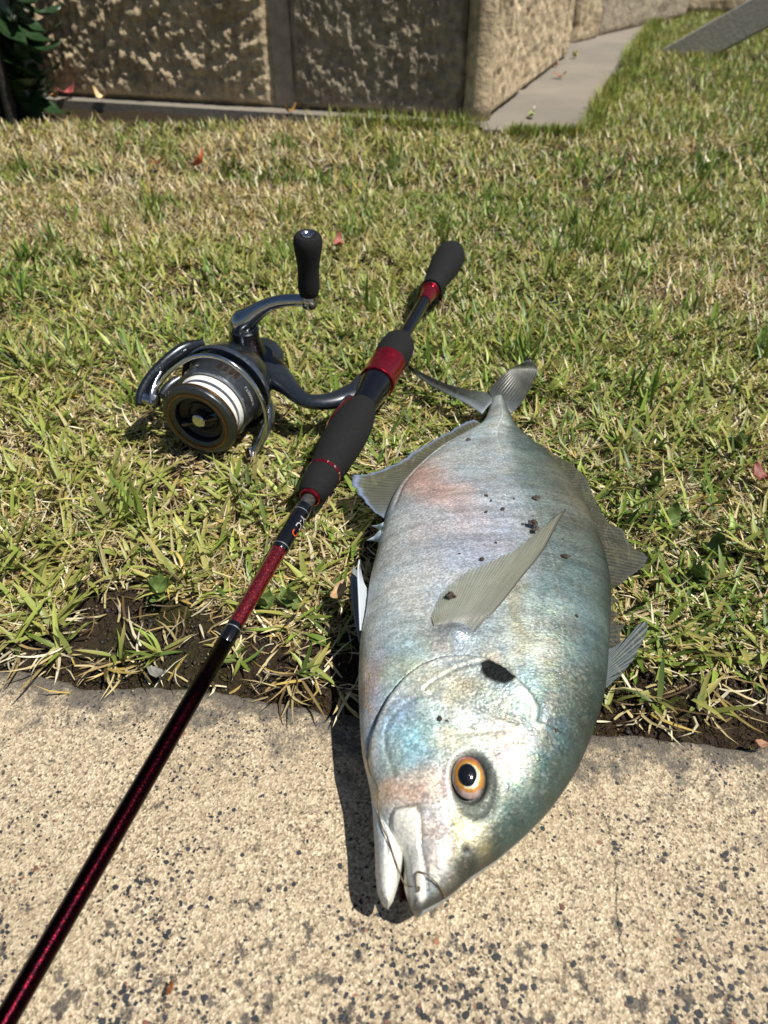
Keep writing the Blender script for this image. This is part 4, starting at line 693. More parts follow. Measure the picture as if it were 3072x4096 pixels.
for i, (x0, x1, h0, h1) in enumerate(((-.004, -.0012, -.0011, .0011), (-.001, .0016, -.0011, .0005), (.0004, .0042, -.0002, .0011))):
    n = len(lv); lv += [(x0, h0, 0), (x0 + .0016, h0, 0), (x1 + .0016, h1, 0), (x1, h1, 0)]; lf.append([n, n + 1, n + 2, n + 3])
mesh_obj('emblem', wrap(np.array(lv), OS, A_, S_v, U_v, .0277, -.0245, math.radians(62), 'girth', -1), lf, M['silver'], spool, False, None, RE)
# rotor, arms, bail
rotor = rlx('rotor', [(-.070, .008), (-.070, .0170), (-.066, .0210), (-.056, .0285), (-.047, .0312), (-.042, .0326), (-.0400, .0330), (-.0395, .0318), (-.042, .0296), (-.050, .0280), (-.050, .008)], M['gun'])
rlx('rotor_hoop', [(-.0415, .0300), (-.0385, .0322), (-.0375, .0332), (-.0385, .0340), (-.0410, .0338), (-.0425, .0325)], M['satin'], rotor)
def rt(name, pts, R, mat, n=18, flat=1., cnt=40, parent=None, up=None): return tube(name, W(pts), R, mat, parent or reel, RE, n, flat, up, cnt)
rt('bail_arm', [(-.056, .024, .020), (-.045, .031, .022), (-.032, .037, .019), (-.018, .043, .013), (-.006, .0455, .006), (.000, .044, .001)], [.005, .0062, .0058, .0052, .0050, .0042], M['gun'], flat=.7)
rt('bail_arm', [(-.030, .030, .006), (-.022, .034, .004), (-.014, .036, .0)], [.004, .0048, .0042], M['gun2'], flat=.8)
rt('bail_arm', [(-.052, -.026, -.012), (-.040, -.033, -.010), (-.026, -.0375, -.012), (-.014, -.036, -.020), (-.008, -.033, -.025)], [.005, .0065, .0060, .0050, .0038], M['satin'], flat=.6)
rt('arm_pivot', [(-.010, -.031, -.024), (-.004, -.0345, -.027)], [.0042, .0040], M['chrome'], cnt=8)
rt('bail_lever', [(-.020, .0365, .0165), (-.013, .0372, .0125), (-.006, .0362, .0075), (-.001, .0350, .0030)], [.0022, .0030, .0044, .0040], M['chrome'], flat=.55)
lathe('line_roller', W((-.004, .0375, .004))[0], S_v, [(-.0045, .002), (-.0045, .0046), (-.002, .0036), (.002, .0036), (.0045, .0046), (.0045, .002)], M['bright'], reel, RE, 32)
lathe('screw', W((-.002, .0335, .0085))[0], A_ * .75 + U_v * .5 - S_v * .2, [(-.002, .0005), (-.002, .0019), (.0016, .0019), (.0020, .0015), (.0020, .0003)], M['silver'], reel, RE, 24)
rt('bail_wire', [(-.006, .0370, .0075), (-.011, .0345, .0125), (-.012, .0275, .0215), (-.0125, .0200, .0292), (-.0125, .0074, .0398), (-.0122, -.0050, .0447), (-.012, -.0180, .0449), (-.012, -.0300, .0380), (-.012, -.0400, .0260), (-.012, -.0444, .0083), (-.0115, -.0425, -.0050), (-.010, -.0385, -.0160), (-.008, -.0345, -.0250)], .0014, M['chrome'], 14, 1., 120)
# body, stem, foot
rt('gear_housing', [(-.064, 0, -.001), (-.072, -.001, -.002), (-.082, -.002, -.002), (-.093, -.003, -.001), (-.102, -.003, .001), (-.107, -.003, .002)], [.0175, .0205, .0220, .0195, .0135, .004], M['gun2'], 28, .62, 40, up=U_v)
rt('gear_housing', [(-.066, -.004, 0), (-.072, -.016, 0), (-.073, -.024, 0)], [.0160, .0150, .0120], M['gun2'], 24, .62, 20, up=U_v)
lathe('side_plate', W((-.0755, -.003, 0))[0], U_v, [(-.012, .004), (-.012, .0220), (.001, .0226), (.0042, .0216), (.0052, .0196), (.0060, .0190), (.0068, .0180), (.0073, .0176), (.0080, .0166), (.0088, .0160), (.0088, .004)], M['gun'], reel, RE, 64)
hnd = lathe('handle_base', W((-.0740, 0, 0))[0], U_v, [(.0085, .004), (.0085, .0152), (.0100, .0152), (.0104, .0146), (.0135, .0136), (.0180, .0120), (.0230, .0109), (.0248, .0106), (.0250, .0109), (.0292, .0106), (.0300, .0098), (.0300, .003)], M['gun'], reel, RE, 56)
rt('handle_arm', [(-.0738, .0015, .0285), (-.0738, .0008, .0345), (-.0742, -.0045, .0385), (-.0748, -.0115, .0450), (-.0752, -.0216, .0528), (-.0760, -.0325, .0572), (-.0770, -.0431, .0588), (-.0778, -.0480, .0590)], [.0094, .0088, .0076, .0060, .0046, .0042, .0042, .0042], M['bright'], 24, 1., 60)
KB = (-.0783, -.0490, .0590)
lathe('handle_joint', W(KB)[0], U_v, [(-.0062, .0012), (-.0058, .0030), (-.0040, .0050), (-.001, .0058), (.002, .0054), (.0036, .0048), (.0042, .0046), (.0046, .0040), (.0046, .001)], M['bright'], reel, RE, 40)
knob = lathe('handle_knob', W(KB)[0], U_v, [(.0040, .0030), (.0044, .0056), (.0060, .0066), (.0095, .00725), (.0150, .0072), (.0220, .0070), (.0290, .0077), (.0350, .0088), (.0400, .0094), (.0432, .0090), (.0452, .0078), (.0458, .0060), (.0452, .0050), (.0452, .001)], M['eva'], reel, RE, 48, ell=(1.16, 1.0))
lathe('knob_cap', W(KB)[0], U_v, [(.0440, .0030), (.0456, .0052), (.0463, .0050), (.0460, .0042), (.0452, .0034), (.0456, .0018), (.0462, .0004)], M['chrome'], knob, RE, 40, ell=(1., .85))
rt('stem', [(-.074, -.014, 0), (-.070, -.0225, 0), (-.064, -.031, 0), (-.0575, -.0410, 0), (-.0500, -.0505, 0), (-.0465, -.0585, 0), (-.0485, -.0670, 0), (-.0540, -.0755, 0), (-.0610, -.0815, 0), (-.066, -.0860, 0)], [.0135, .0125, .0104, .0076, .0064, .0062, .0066, .0072, .0085, .010], M['gun2'], 24, .72, 60, up=U_v)
rt('foot', [(-.100, -.0872, 0), (-.090, -.0862, 0), (-.075, -.0852, 0), (-.060, -.0852, 0), (-.045, -.0868, 0), (-.036, -.0882, 0)], [.0030, .0044, .0060, .0060, .0044, .0030], M['gun2'], 20, .9, 30, up=U_v)
LEAVES=[(-0.2663, 1.1181, 0.012, 0.02,(178, 92, 60), 'upright curled orange leaf standing in the lawn left of the reel handle', 'lawn', 70),(-0.0508, 0.8026, 0.006, 0.016,(150, 82, 66), 'reddish curled leaf in the grass behind the handle knob', 'lawn', 20),(-0.336, 1.1314, 0.008, 0.014,(120, 76, 46), 'brown flat leaf just left of the upright orange leaf', 'lawn', 10),(-0.2411, 1.2036, 0.008, 0.014,(58, 56, 36), 'dark olive leaf lying behind the upright orange leaf', 'lawn', 8),(-0.0954, 1.1453, 0.008, 0.006,(220, 215, 200), 'small white petal in the far lawn', 'lawn', 8),(0.472, 1.1249, 0.012, 0.016,(214, 206, 178), 'pale cream dried leaf in the lawn at right', 'lawn', 35),(0.5178, 1.133, 0.01, 0.007,(220, 205, 170), 'tiny cream petal right of the pale cream leaf', 'lawn', 20),(0.3999, 1.8703, 0.008, 0.02,(150, 104, 84), 'brown leaf with pale back in the middle of the path', 'path', 10),(0.4969, 2.1756, 0.008, 0.018,(168, 160, 96), 'yellow green leaf farther up the path', 'path', 8),(0.4159, 2.0351, 0.008, 0.018,(176, 120, 92), 'pinkish brown leaf at the foot of the side wall', 'path', 12),(0.373, 2.0163, 0.008, 0.02,(120, 84, 60), 'brown leaf against the foot of the side wall, left of the pinkish one', 'path', 14),(0.4749, 2.3024, 0.009, 0.022,(140, 100, 70), 'largest brown leaf heaped at the foot of the side wall', 'path', 20),(0.2697, 1.4615, 0.008, 0.018,(132, 142, 70), 'green leaf lying on the near end of the path', 'path', 6),(0.223, 1.5871, 0.01, 0.018,(146, 138, 82), 'olive leaf beside the wall corner base', 'path', 12),(0.1685, 1.4573, 0.008, 0.01,(196, 150, 112), 'small orange chip right at the wall corner base', 'path', 10),(0.1008, 1.3965, 0.008, 0.01,(226, 222, 212), 'small white petal on the concrete footing of the front wall', 'path', 5),(0.2873, 1.5273, 0.008, 0.006,(222, 218, 208), 'white petal on the path beside the green leaf', 'path', 8),(-0.1757, 1.496, 0.008, 0.018,(160, 120, 60), 'long ochre leaf on the footing below the mortar joint', 'path', 6),(-0.6558, 1.608, 0.012, 0.026,(168, 128, 86), 'large tan leaf at the left foot of the wall', 'lawn', 25),(-0.6363, 1.6399, 0.014, 0.026,(150, 72, 70), 'red leaf lying against the wall foot at left', 'lawn', 20),(-0.5592, 1.6004, 0.012, 0.022,(212, 186, 138), 'cream coloured leaf at the wall foot, right of the red one', 'lawn', 25),(-0.0249, 0.2651, 0.008, .010, (176, 146, 108), 'tan fallen leaf in the grass between rod and belly of the fish', 'lawn', 8),(-0.1105, 0.2158, 0.002, .0072, (120, 120, 112), 'grey folded leaf lying at the pavement edge', 'pave', 14),(-0.0742, 0.0828, 0.001, .0028, (120, 72, 38), 'brown curled husk on the pavement at the bottom', 'pave', 20),(0.1689, 0.1776, 0.002, .005, (150, 108, 80), 'brown shrivelled leaf at the pavement edge on the right', 'pave', 30),(0.2466, 0.3698, 0.006, .012, (128, 66, 54), 'reddish brown leaf lying in the grass at the right edge', 'lawn', 10)]
WEEDS=[(-0.0508, 0.267), (-0.0661, 0.2634), (-0.1231, 0.2689), (0.1782, 0.3319), (0.1964, 0.3093), (0.1736, 0.3644), (0.1467, 0.2903), (0.1755, 0.2823), (0.248, 0.4097)]
# ------------------------------------------------------------------ lawn
FISHPOLY = [tuple(q) for q in OUTL] + [tuple(q) for q in OUTR[::-1]]
FINS = [[q[:2] for q in ANAL], [q[:2] for q in ANALB[::-1]]]; ANP = FINS[0] + FINS[1]
DOP = [q[:2] for q in DORS] + [q[:2] for q in DORSB[::-1]]; DFP = [q[:2] for q in DSF] + [q[:2] for q in DSFB[::-1]]
CLP = [q[:2] for q in CAUL[0]] + [q[:2] for q in CAUL[1][::-1]]; CRP = [q[:2] for q in CAUR[0]] + [q[:2] for q in CAUR[1][::-1]]
PLP = [q[:2] for q in PEL2[0]] + [q[:2] for q in PEL1[1][::-1]]
def segd(x, y, a, b_):
    vx, vy = b_[0] - a[0], b_[1] - a[1]; t = np.clip(((x - a[0]) * vx + (y - a[1]) * vy) / (vx * vx + vy * vy), 0, 1); return np.hypot(x - a[0] - t * vx, y - a[1] - t * vy), t
def height_limit(x, y):
    h = np.full(np.shape(x), .1)
    h = np.where(sdpoly(x, y, FISHPOLY) < -.006, 0., np.where(sdpoly(x, y, FISHPOLY) < .002, .006, h))
    for pl in (ANP, DOP, DFP, CLP, CRP, PLP): h = np.where(sdpoly(x, y, pl) < .002, np.minimum(h, .010), h)
    d, t = segd(x, y, rp(-.027), rp(.66)); s_ = -.027 + t * .687
    rad = np.interp(s_, [-.03, 0, .06, .09, .15, .17, .21, .24, .29, .34, .36, .7], [.012, .0145, .009, .005, .005, .0125, .011, .010, .013, .010, .005, .0035]); zc = RA[2] + AX[2] * s_
    h = np.where(d < rad + .006, np.minimum(h, np.maximum(zc - rad * .9, .002)), h)
    for a, b_, rr_, hh in (((.004, 0, 0), (-.045, 0, 0), .031, .004), ((-.045, 0, 0), (-.105, 0, 0), .022, .010), ((-.075, -.01, 0), (-.048, -.06, 0), .012, .016), ((-.048, -.06, 0), (-.065, -.09, 0), .012, .016), ((-.04, .035, 0), (0, .045, 0), .012, .020), ((-.04, -.035, 0), (0, -.036, 0), .012, .008)):
        d, t = segd(x, y, W(a)[0], W(b_)[0]); h = np.where(d < rr_, np.minimum(h, hh), h)
    # reel pushed down in front: grass in front of the spool stays low enough to show it
    d, t = segd(x, y, W((.010, .012, 0))[0], W((.026, -.012, 0))[0]); h = np.where(d < .016, np.minimum(h, .017), h)
    return h
PATHP = [tuple(q) for q in PATH]
def allowed(x, y, over=.004):
    ok = (y > edge_y(x) + over) & (sdpoly(x, y, PATHP) > .003)
    s_ = (x - KX[0]) * DL[0] + (y - KX[1]) * DL[1]; o_ = (x - KX[0]) * NF[0] + (y - KX[1]) * NF[1]
    ok &= ~((o_ < .05) & (s_ > -.02)) & ~((x < .75 * (y - 1.3) + .1) & (y > 1.45) & (x < .6))
    return ok
def make_blades(x, y, z, az, L, Wd, lean, curl, c0, c1, ns, fold, twist):
    n = len(x); q = np.linspace(0, 1, ns + 1); phi = lean[:, None] + curl[:, None] * q[None]; ds = L[:, None] / ns
    pm = .5 * (phi[:, 1:] + phi[:, :-1]); r = np.c_[np.zeros(n), np.cumsum(np.sin(pm) * ds, 1)]; h = np.c_[np.zeros(n), np.cumsum(np.cos(pm) * ds, 1)]
    azq = az[:, None] + twist[:, None] * q[None] * .6; dx, dy = np.cos(az)[:, None], np.sin(az)[:, None]
    cx = x[:, None] + r * np.cos(azq); cy = y[:, None] + r * np.sin(azq); cz = np.maximum(z[:, None] + h, z[:, None] * .5 - .002)
    wq = np.array([.62, 1., .9, .62, .3][:ns]) if ns <= 4 else np.ones(ns); wq = np.interp(q[:-1], [0, .25, .55, .8, 1.], [.7, 1., .88, .55, .05]); w_ = Wd[:, None] * wq[None] * .5
    sx, sy = -np.sin(azq[:, :-1]), np.cos(azq[:, :-1]); tw = twist[:, None] * q[None, :-1]; sz = np.sin(tw) * .7; cs = np.cos(tw)
    nrm = fold * w_
    Lx, Ly, Lz = cx[:, :-1] + sx * w_ * cs, cy[:, :-1] + sy * w_ * cs, cz[:, :-1] + sz * w_ + nrm
    Rx, Ry, Rz = cx[:, :-1] - sx * w_ * cs, cy[:, :-1] - sy * w_ * cs, cz[:, :-1] - sz * w_ + nrm
    colq = c0[:, None, :] * (1 - q[None, :, None] ** .7) + c1[:, None, :] * q[None, :, None] ** .7
    if fold:
        P = np.stack([np.stack([Lx, Ly, Lz], -1), np.stack([cx[:, :-1], cy[:, :-1], cz[:, :-1]], -1), np.stack([Rx, Ry, Rz], -1)], 2).reshape(n, -1, 3)
        P = np.concatenate([P, np.stack([cx[:, -1:], cy[:, -1:], cz[:, -1:]], -1)], 1); m = 3 * ns + 1; k = 3
        C = np.concatenate([np.repeat(colq[:, :-1], 3, 1), colq[:, -1:]], 1)
    else:
        P = np.stack([np.stack([Lx, Ly, Lz], -1), np.stack([Rx, Ry, Rz], -1)], 2).reshape(n, -1, 3)
        P = np.concatenate([P, np.stack([cx[:, -1:], cy[:, -1:], cz[:, -1:]], -1)], 1); m = 2 * ns + 1; k = 2; C = np.concatenate([np.repeat(colq[:, :-1], 2, 1), colq[:, -1:]], 1)
    T = []
    for i in range(ns - 1):
        for j in range(k - 1): a = i * k + j; T += [[a, a + 1, a + k + 1], [a, a + k + 1, a + k]]
    for j in range(k - 1): a = (ns - 1) * k + j; T.append([a, a + 1, m - 1])
    T = np.array(T); Fc = (T[None] + (np.arange(n) * m)[:, None, None]).reshape(-1, 3)
    return P.reshape(-1, 3), Fc, C.reshape(-1, 3)
G = [lin(q) for q in ((112, 138, 44), (138, 162, 62), (90, 122, 38), (166, 182, 90), (66, 100, 38))]
ST = [lin(q) for q in ((228, 210, 160), (208, 190, 138), (242, 230, 194), (176, 152, 104), (206, 180, 100), (112, 92, 62))]
def pick(pal, n, r, wts=None): return np.array(pal)[r.choice(len(pal), n, p=wts)] * r.uniform(.55, 1.2, (n, 1))
def build(name, x, y, kind, r, Ls, Ws, leans, curls, ns, fold, label, zoff=0., hl=True, tuft_az=None, z=None):
    if hl:
        lim = height_limit(x, y); k = lim > .001; x, y, lim = x[k], y[k], lim[k]; tuft_az = tuft_az[k] if tuft_az is not None else None
    n = len(x); z = (np.where((np.abs(x) < .42) & (y < .78), soil_z(x, y), -.006 + (fbm(x * 18, y * 18, 0, 3, 5) - .5) * .006)) + zoff
    L = r.uniform(*Ls, n) * (.8 + .4 * fbm(x * 9, y * 9, 0, 2, 4)); Wd = r.uniform(*Ws, n); lean = r.uniform(*leans, n); curl = r.uniform(*curls, n); az = r.uniform(0, 6.283, n) if tuft_az is None else tuft_az
    if hl:
        low = lim < .05; f = np.clip(lim / .03, .12, 1); lean = np.where(low, np.maximum(lean, 1.5 - .8 * f), lean); L = np.where(low, L * np.clip(f * 1.5, .45, 1), L); curl = np.where(low, .1, curl)
    if kind == 'live':
        dry = fbm(x * 7 + 3, y * 7, 0, 3, 91); c = pick(G, n, r); yl = sm(dry + r.normal(0, .09, n), .5, .68)[:, None] * .40; c = c * (1 - yl) + yl * lin((188, 182, 98)); c0 = c * .6 + .4 * lin((176, 180, 112)) * r.uniform(.6, 1, (n, 1)); c1 = c * r.uniform(.85, 1.15, (n, 1))
        tipd = (r.random(n) < .25)[:, None] * .6; c1 = c1 * (1 - tipd) + tipd * lin((196, 170, 110))
    else:
        c = pick(ST, n, r, [.22, .20, .16, .17, .09, .16]); c0, c1 = c * .9, c
    return make_blades(x, y, z, az, L, Wd, lean, curl, c0, c1, ns, fold, r.normal(0, .9 if kind != 'live' else .45, n))
def region(n, x0, x1, y0, y1, r, dens=None, over=.004):
    x = r.uniform(x0, x1, n); y = r.uniform(y0, y1, n); k = allowed(x, y, over) & (np.abs(x) < .62 * y + .22)
    if dens is not None: k &= r.random(n) < dens(x, y)
    return x[k], y[k]
def dryness(x, y): return np.clip(sm(fbm(x * 5.5 + 2, y * 5.5, 0, 3, 17) + .08 * sm(-x, -.05, .35) * sm(y, .3, .6) - .16 * sm(x, .0, .4) - .045, .40, .62), 0, 1)
def near_dens(x, y):
    d = y - edge_y(x); bare = fbm(x * 14, y * 14, 0, 3, 111); strip = sm(d + (bare - .5) * .10, .008, .050)
    left = np.exp(-(((x + .10) / .045) ** 2 + ((y - .245) / .035) ** 2)); rgt = np.exp(-(((x - .165) / .06) ** 2 + ((y - .20) / .022) ** 2)); l2 = np.exp(-(((x + .21) / .03) ** 2 + ((y - .36) / .05) ** 2))
    return np.clip(strip * (.35 + 1.1 * sm(bare, .3, .5)) - .9 * left - .9 * rgt - .5 * l2, .0, 1)
def merge(name, parts, label, cat):
    V, F, C = [], [], []; n = 0
    for v_, f_, c_ in parts: V.append(v_); F.append(f_ + n); C.append(c_); n += len(v_)
    o = mesh_obj(name, np.concatenate(V), np.concatenate(F), M['grass'], None, True, np.concatenate(C)); tag(o, label, cat, kind='stuff'); return o
r = np.random.default_rng(101); live = []; dead = []
# near tufts: several blades fan out of one node
def tufts(n, x0, x1, y0, y1, per, dens, Ls, Ws, r, spread=.003):
    x, y = region(n, x0, x1, y0, y1, r, dens); cnt = r.integers(per[0], per[1], len(x)); X = np.repeat(x, cnt); Y = np.repeat(y, cnt); a0 = np.repeat(r.uniform(0, 6.28, len(x)), cnt); k = np.concatenate([np.arange(c) for c in cnt])
    az = a0 + k * 2.4 + r.normal(0, .35, len(X)); X = X + np.cos(az) * r.uniform(0, spread, len(X)); Y = Y + np.sin(az) * r.uniform(0, spread, len(X)); return X, Y, az
X, Y, az = tufts(4300, -.45, .45, .19, .62, (4, 9), near_dens, None, None, r)
live.append(build('g', X, Y, 'live', r, (.010, .032), (.0016, .0040), (.45, 1.3), (-.1, .8), 4, .35, '', 0, True, az))
X, Y, az = tufts(6800, -.75, .75, .55, 1.02, (4, 8), lambda x, y: 1. - .62 * dryness(x, y), None, None, r)
live.append(build('g', X, Y, 'live', r, (.009, .026), (.0014, .0034), (.45, 1.25), (-.1, .7), 3, .35, '', 0, True, az))
X, Y, az = tufts(8200, -1.25, 1.25, .98, 1.72, (4, 8), lambda x, y: 1. - .62 * dryness(x, y), None, None, r)
live.append(build('g', X, Y, 'live', r, (.010, .026), (.0016, .0036), (.35, 1.2), (-.1, .6), 3, 0, '', 0, False, az))
cl_x, cl_y = region(150, -.7, .9, .34, 1.35, r, None); m_ = r.integers(10, 22, len(cl_x)); X = np.repeat(cl_x, m_) + r.normal(0, .007, m_.sum()); Y = np.repeat(cl_y, m_) + r.normal(0, .007, m_.sum()); k = allowed(X, Y)
v_, f_, c_ = build('g', X[k], Y[k], 'live', r, (.022, .044), (.0018, .0036), (.05, .7), (-.1, .7), 4, .35, '', 0, True); live.append((v_, f_, c_ * np.array([.62, .78, .62])))
X, Y, az = tufts(16000, .2, 2.6, 1.3, 3.5, (4, 7), None, None, None, r, .006)
live.append(build('g', X, Y, 'live', r, (.014, .034), (.002, .004), (.2, 1.05), (-.1, .6), 2, 0, '', 0, False, az))
# a fringe of longer green blades where the mower misses, along wall footing and path
tt_ = r.uniform(0, 1, 9000); side = r.random(9000) < .5
fx = np.where(side, KX[0] + .05 + NF[0] * .06 + DL[0] * tt_ * 1.5, .325 + .64 * tt_) + r.normal(0, .012, 9000) + np.where(side, 0, .02); fy = np.where(side, KX[1] + NF[1] * .06 + DL[1] * tt_ * 1.5, 1.365 + 1.74 * tt_) + r.normal(0, .010, 9000) - np.where(side, .008, 0)
k = allowed(fx, fy); live.append(build('g', fx[k], fy[k], 'live', r, (.022, .045), (.0018, .0034), (.0, .7), (-.1, .6), 3, 0, '', 0, False))
n = 1500; fx = r.uniform(.215, .34, n); fy = 1.36 + r.normal(0, .008, n) - .006; k = allowed(fx, fy); live.append(build('g', fx[k], fy[k], 'live', r, (.018, .036), (.0018, .0034), (.0, .7), (-.1, .6), 3, 0, '', 0, False))
X, Y = region(60000, -.45, .45, .19, .62, r, lambda x, y: np.clip(near_dens(x, y) * 1.1 + .10, 0, 1), -.002)
dead.append(build('s', X, Y, 'dead', r, (.007, .026), (.0005, .0016), (1.0, 1.62), (-.5, .6), 3, 0, '', .0015, True))
X, Y = region(14000, -.45, .45, .19, .62, r, lambda x, y: np.clip(near_dens(x, y), 0, 1), .002)
dead.append(build('s', X, Y, 'dead', r, (.008, .022), (.0008, .0024), (.5, 1.4), (-.3, 1.4), 4, .3, '', .001, True))
X, Y = region(70000, -.75, .75, .60, 1.05, r, lambda x, y: .34 + .66 * dryness(x, y))
dead.append(build('s', X, Y, 'dead', r, (.008, .024), (.0008, .0024), (.6, 1.5), (-.4, .8), 2, 0, '', .002, True))
X, Y = region(70000, -1.25, 1.25, 1.0, 1.72, r, lambda x, y: .26 + .74 * dryness(x, y))
dead.append(build('s', X, Y, 'dead', r, (.012, .032), (.0012, .0030), (.6, 1.5), (-.4, .8), 2, 0, '', .004, False))
X, Y = region(16000, .2, 2.6, 1.3, 3.5, r)
dead.append(build('s', X, Y, 'dead', r, (.015, .035), (.0012, .003), (.6, 1.5), (-.4, .8), 2, 0, '', .004, False))
# straw tails hanging over the pavement edge from a few clumps
hx, hy, ha = [], [], []
for cx, cd, m in ((-.135, .010, 14), (-.165, .012, 9), (-.042, .012, 13), (-.02, .008, 9), (.128, .012, 14), (-.075, .03, 8), (.16, .03, 8), (-.19, .012, 9)):
    hx.append(r.normal(cx, .004, m)); hy.append(edge_y(np.full(m, cx)) + cd + r.normal(0, .003, m)); ha.append(r.normal(-1.57, .75, m))
X, Y, az = np.concatenate(hx), np.concatenate(hy), np.concatenate(ha)
dead.append(build('s', X, Y, 'dead', r, (.014, .032), (.0007, .0018), (1.0, 1.5), (-.1, .5), 5, .3, '', .004, True, az))
gx = np.repeat([-.135, -.165, -.042, .128, -.075, .105, .15, -.19, -.115], 9) + r.normal(0, .003, 81); gy = edge_y(gx) + .014 + np.abs(r.normal(0, .004, 81))
live.append(build('g', gx, gy, 'live', r, (.012, .026), (.0018, .0032), (.3, 1.3), (0, .6), 4, .35, '', .003, True))
merge('grass', live, 'short green lawn grass with creeping tufts', 'grass')
merge('dry_grass', dead, 'straw coloured dead grass matted through the lawn', 'dry grass')

# ------------------------------------------------------------------ crumbly topsoil and moss on the bare strip
def crumbs():
    r = np.random.default_rng(77); n = 16000; x = r.uniform(-.26, .26, n); y = r.uniform(.165, .50, n); d = y - edge_y(x); k = (d > -.003) & (r.random(n) < 1.05 - .85 * near_dens(x, y)) & (sdpoly(x, y, FISHPOLY) > -.004); x, y = x[k], y[k]; n = len(x)
    z = soil_z(x, y); s = r.lognormal(-7.2, .5, n); s = np.clip(s, .0003, .0024)
    oc = np.array([(1, 0, 0), (-1, 0, 0), (0, 1, 0), (0, -1, 0), (0, 0, 1), (0, 0, -1.)]); of = np.array([(0, 2, 4), (2, 1, 4), (1, 3, 4), (3, 0, 4), (2, 0, 5), (1, 2, 5), (3, 1, 5), (0, 3, 5)])
    P = oc[None] * s[:, None, None] * r.uniform(.5, 1.3, (n, 6, 1)) + r.normal(0, .25, (n, 6, 3)) * s[:, None, None] + np.stack([x, y, z + s * .3], -1)[:, None]
    pal = np.array([lin(q) for q in ((38, 30, 22), (58, 44, 30), (26, 22, 18), (84, 66, 46), (120, 98, 72))]); c = pal[r.choice(5, n, p=[.34, .28, .22, .11, .05])]
    o = mesh_obj('soil_crumbs', P.reshape(-1, 3), (of[None] + (np.arange(n) * 6)[:, None, None]).reshape(-1, 3), M['chip'], None, False, np.repeat(c, 6, 0)); tag(o, 'dark crumbly topsoil on the bare strip beside the pavement', 'soil', kind='stuff')
    n = 45000; x = r.uniform(-.26, .26, n); y = r.uniform(.165, .36, n); d = y - edge_y(x); m = fbm(x * 40, y * 40, 0, 3, 44); k = (d > -.001) & (m > .43) & (r.random(n) < 1.1 * np.exp(-np.clip(d, 0, 1) / .035)) & (sdpoly(x, y, FISHPOLY) > -.002); x, y, m = x[k], y[k], m[k]; n = len(x)
    c = np.where((r.random(n) < .4)[:, None], lin((96, 90, 30)), lin((84, 68, 30))) * r.uniform(.5, 1.3, (n, 1)); v_, f_, c_ = make_blades(x, y, soil_z(x, y) - .0003, r.uniform(0, 6.28, n), r.uniform(.0012, .0036, n), r.uniform(.0004, .0009, n), r.uniform(0, .9, n), r.uniform(-.3, .6, n), c * .5, c, 2, 0, r.normal(0, .5, n))
    tag(mesh_obj('moss', v_, f_, M['grass'], None, True, c_), 'olive brown moss cushion along the pavement edge', 'moss', kind='stuff')
crumbs()

# ------------------------------------------------------------------ fallen leaves and weeds
def leaf_mesh(L, Wd, curl, fold, seed, nu=14, nv=7):
    u = np.linspace(0, 1, nu); v = np.linspace(-1, 1, nv); U_, V_ = np.meshgrid(u, v, indexing='ij'); wq = np.sin(np.pi * U_ ** .8) ** .8 * Wd * .5 + .0004 * (U_ < .05); rj = np.random.default_rng(seed)
    x = (U_ - .5) * L; y = V_ * wq * (1 + .12 * np.sin(U_ * 21 + seed)); z = fold * np.abs(V_) * wq + curl * L * ((U_ - .5) ** 2) * 2 + .04 * L * np.sin(U_ * 9 + seed + V_ * 2)
    return np.c_[x.ravel(), y.ravel(), z.ravel()], grid_faces(nu, nv)
def leaf_mat(name, col): return simple(name, lin(col), .6, var=.35, sc=180, bump=.0008)
for i, (x, y, z, s, c, lb, kd, tilt) in enumerate(LEAVES):
    s *= .72; tilt *= .55 if tilt < 60 else .8
    V, F = leaf_mesh(s * 2.1, s * 1.0, .5 + .3 * (i % 3), .35, i); o = mesh_obj('fallen_leaf', V, F, leaf_mat('dry leaf %d' % i, c)); solidify(o, .0005)
    o.location = (x, y, max(z, .003) + (.006 if tilt > 40 else .002)); o.rotation_euler = (math.radians(tilt * (.6 if i % 2 else -.6)), math.radians(-tilt), i * 1.7); tag(o, lb, 'petal' if 'petal' in lb else 'leaf', 'fallen leaves and petals')
M['weed'] = simple('weed leaf', (.10, .15, .035), .5, var=.4, sc=300, bump=.0006)
wl = []
for k in range(3):
    V, F = leaf_mesh(.013, .007, .35, .25, 50 + k, 10, 5); V[:, 0] += .007; o = mesh_obj('leaf', V, F, M['weed']); wl.append(o.data); bpy.data.objects.remove(o)
wn = ['broad leaved weed beside the red rod section, on the fish side', 'small weed hidden behind the red rod section', 'small weed in the sparse grass at far left', 'low leafy weed right of the dorsal fin', 'leafy weed in the grass near the right edge, level with the pectoral fin', 'leafy weed close beside the rear dorsal fin', 'tiny weed just off the tip of the dorsal fin', 'weed in the straw near the right edge, below the others', 'weed near the right edge, level with the tail']
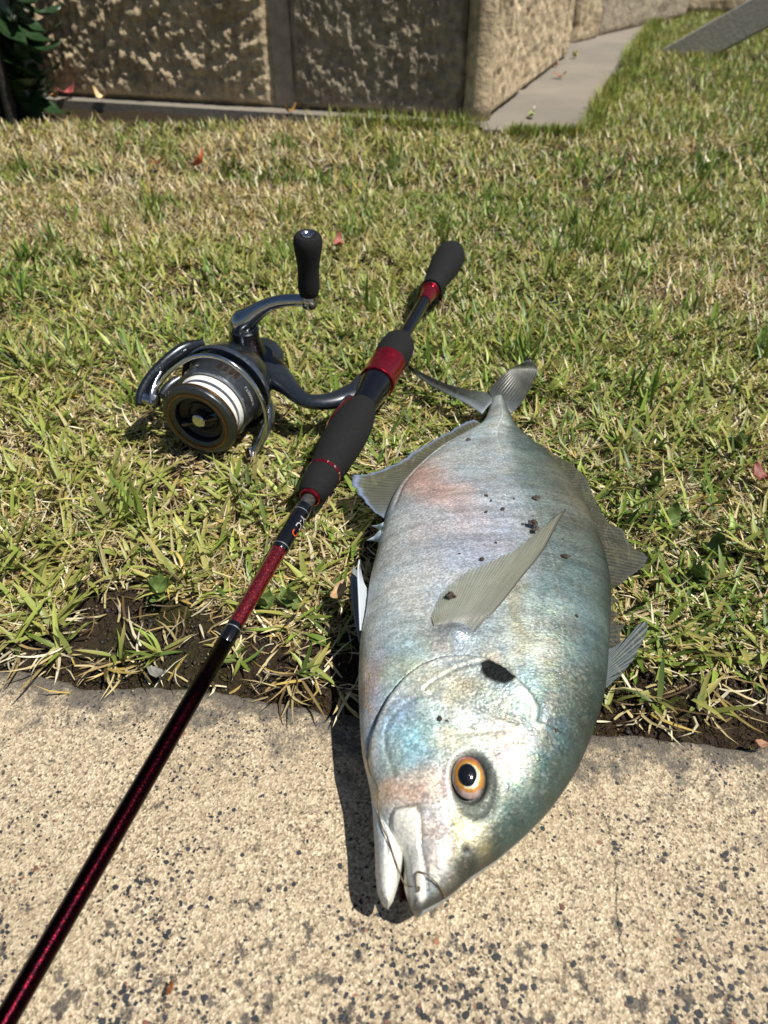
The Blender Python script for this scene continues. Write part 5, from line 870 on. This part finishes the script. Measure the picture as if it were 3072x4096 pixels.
for i, (x, y) in enumerate(WEEDS):
    w_ = thing('weed', wn[i], 'weed', (x, y, float(soil_z(np.array([x]), np.array([y]))[0]) + .004), 'weeds in the lawn'); nl = 5 + i % 3
    for k in range(nl):
        o = bpy.data.objects.new('leaf', wl[k % 3]); COL.objects.link(o); o.parent = w_; o.rotation_euler = (0, math.radians(-20 - 25 * ((k * 7 + i) % 3)), k * 2.4 + i); sc_ = .7 + .25 * ((k + i) % 3); o.scale = (sc_,) * 3; o.location.z = .002 * (k % 3)
# shrub at the left end of the wall
M['shrub'] = simple('glossy dark leaf', (.022, .05, .018), .28, var=.4, sc=60, coat=.3, coatr=.2); M['bark'] = simple('dark bark', (.02, .017, .013), .85, var=.5, sc=120, bump=.004)
so_ = (-.705, 1.53, 0); sh = thing('shrub', 'dark glossy leaved shrub at the left end of the wall', 'shrub', so_)
rj = np.random.default_rng(31); lm = []
for k in range(3):
    V, F = leaf_mesh(.085, .034, .5, .3, 80 + k, 14, 7); V[:, 0] += .045; o = mesh_obj('leaf', V, F, M['shrub']); lm.append(o.data); bpy.data.objects.remove(o)
for k in range(7):
    bx, by = so_[0] + rj.uniform(-.14, .03), so_[1] + rj.uniform(-.06, .08); tx, ty, tz = bx + rj.uniform(-.10, .10), by + rj.uniform(-.10, .06), rj.uniform(.22, .5)
    P = [(bx, by, -.01), (bx * .7 + tx * .3, by * .7 + ty * .3 + .01, tz * .35), (bx * .3 + tx * .7, by * .3 + ty * .7, tz * .7), (tx, ty, tz)]; tube('stem', P, [.011, .009, .007, .003], M['bark'], sh, so_, 10, cnt=14)
    for j in range(26):
        f_ = rj.uniform(.12, 1); q = (np.array(P[0]) * (1 - f_) + np.array(P[3]) * f_); o = bpy.data.objects.new('leaf', lm[j % 3]); COL.objects.link(o); o.parent = sh; o.location = tuple(q - np.array(so_)); o.rotation_euler = (rj.uniform(-.5, .5), rj.uniform(-.3, 1.2), rj.uniform(0, 6.28)); s_ = rj.uniform(.7, 1.25); o.scale = (s_,) * 3
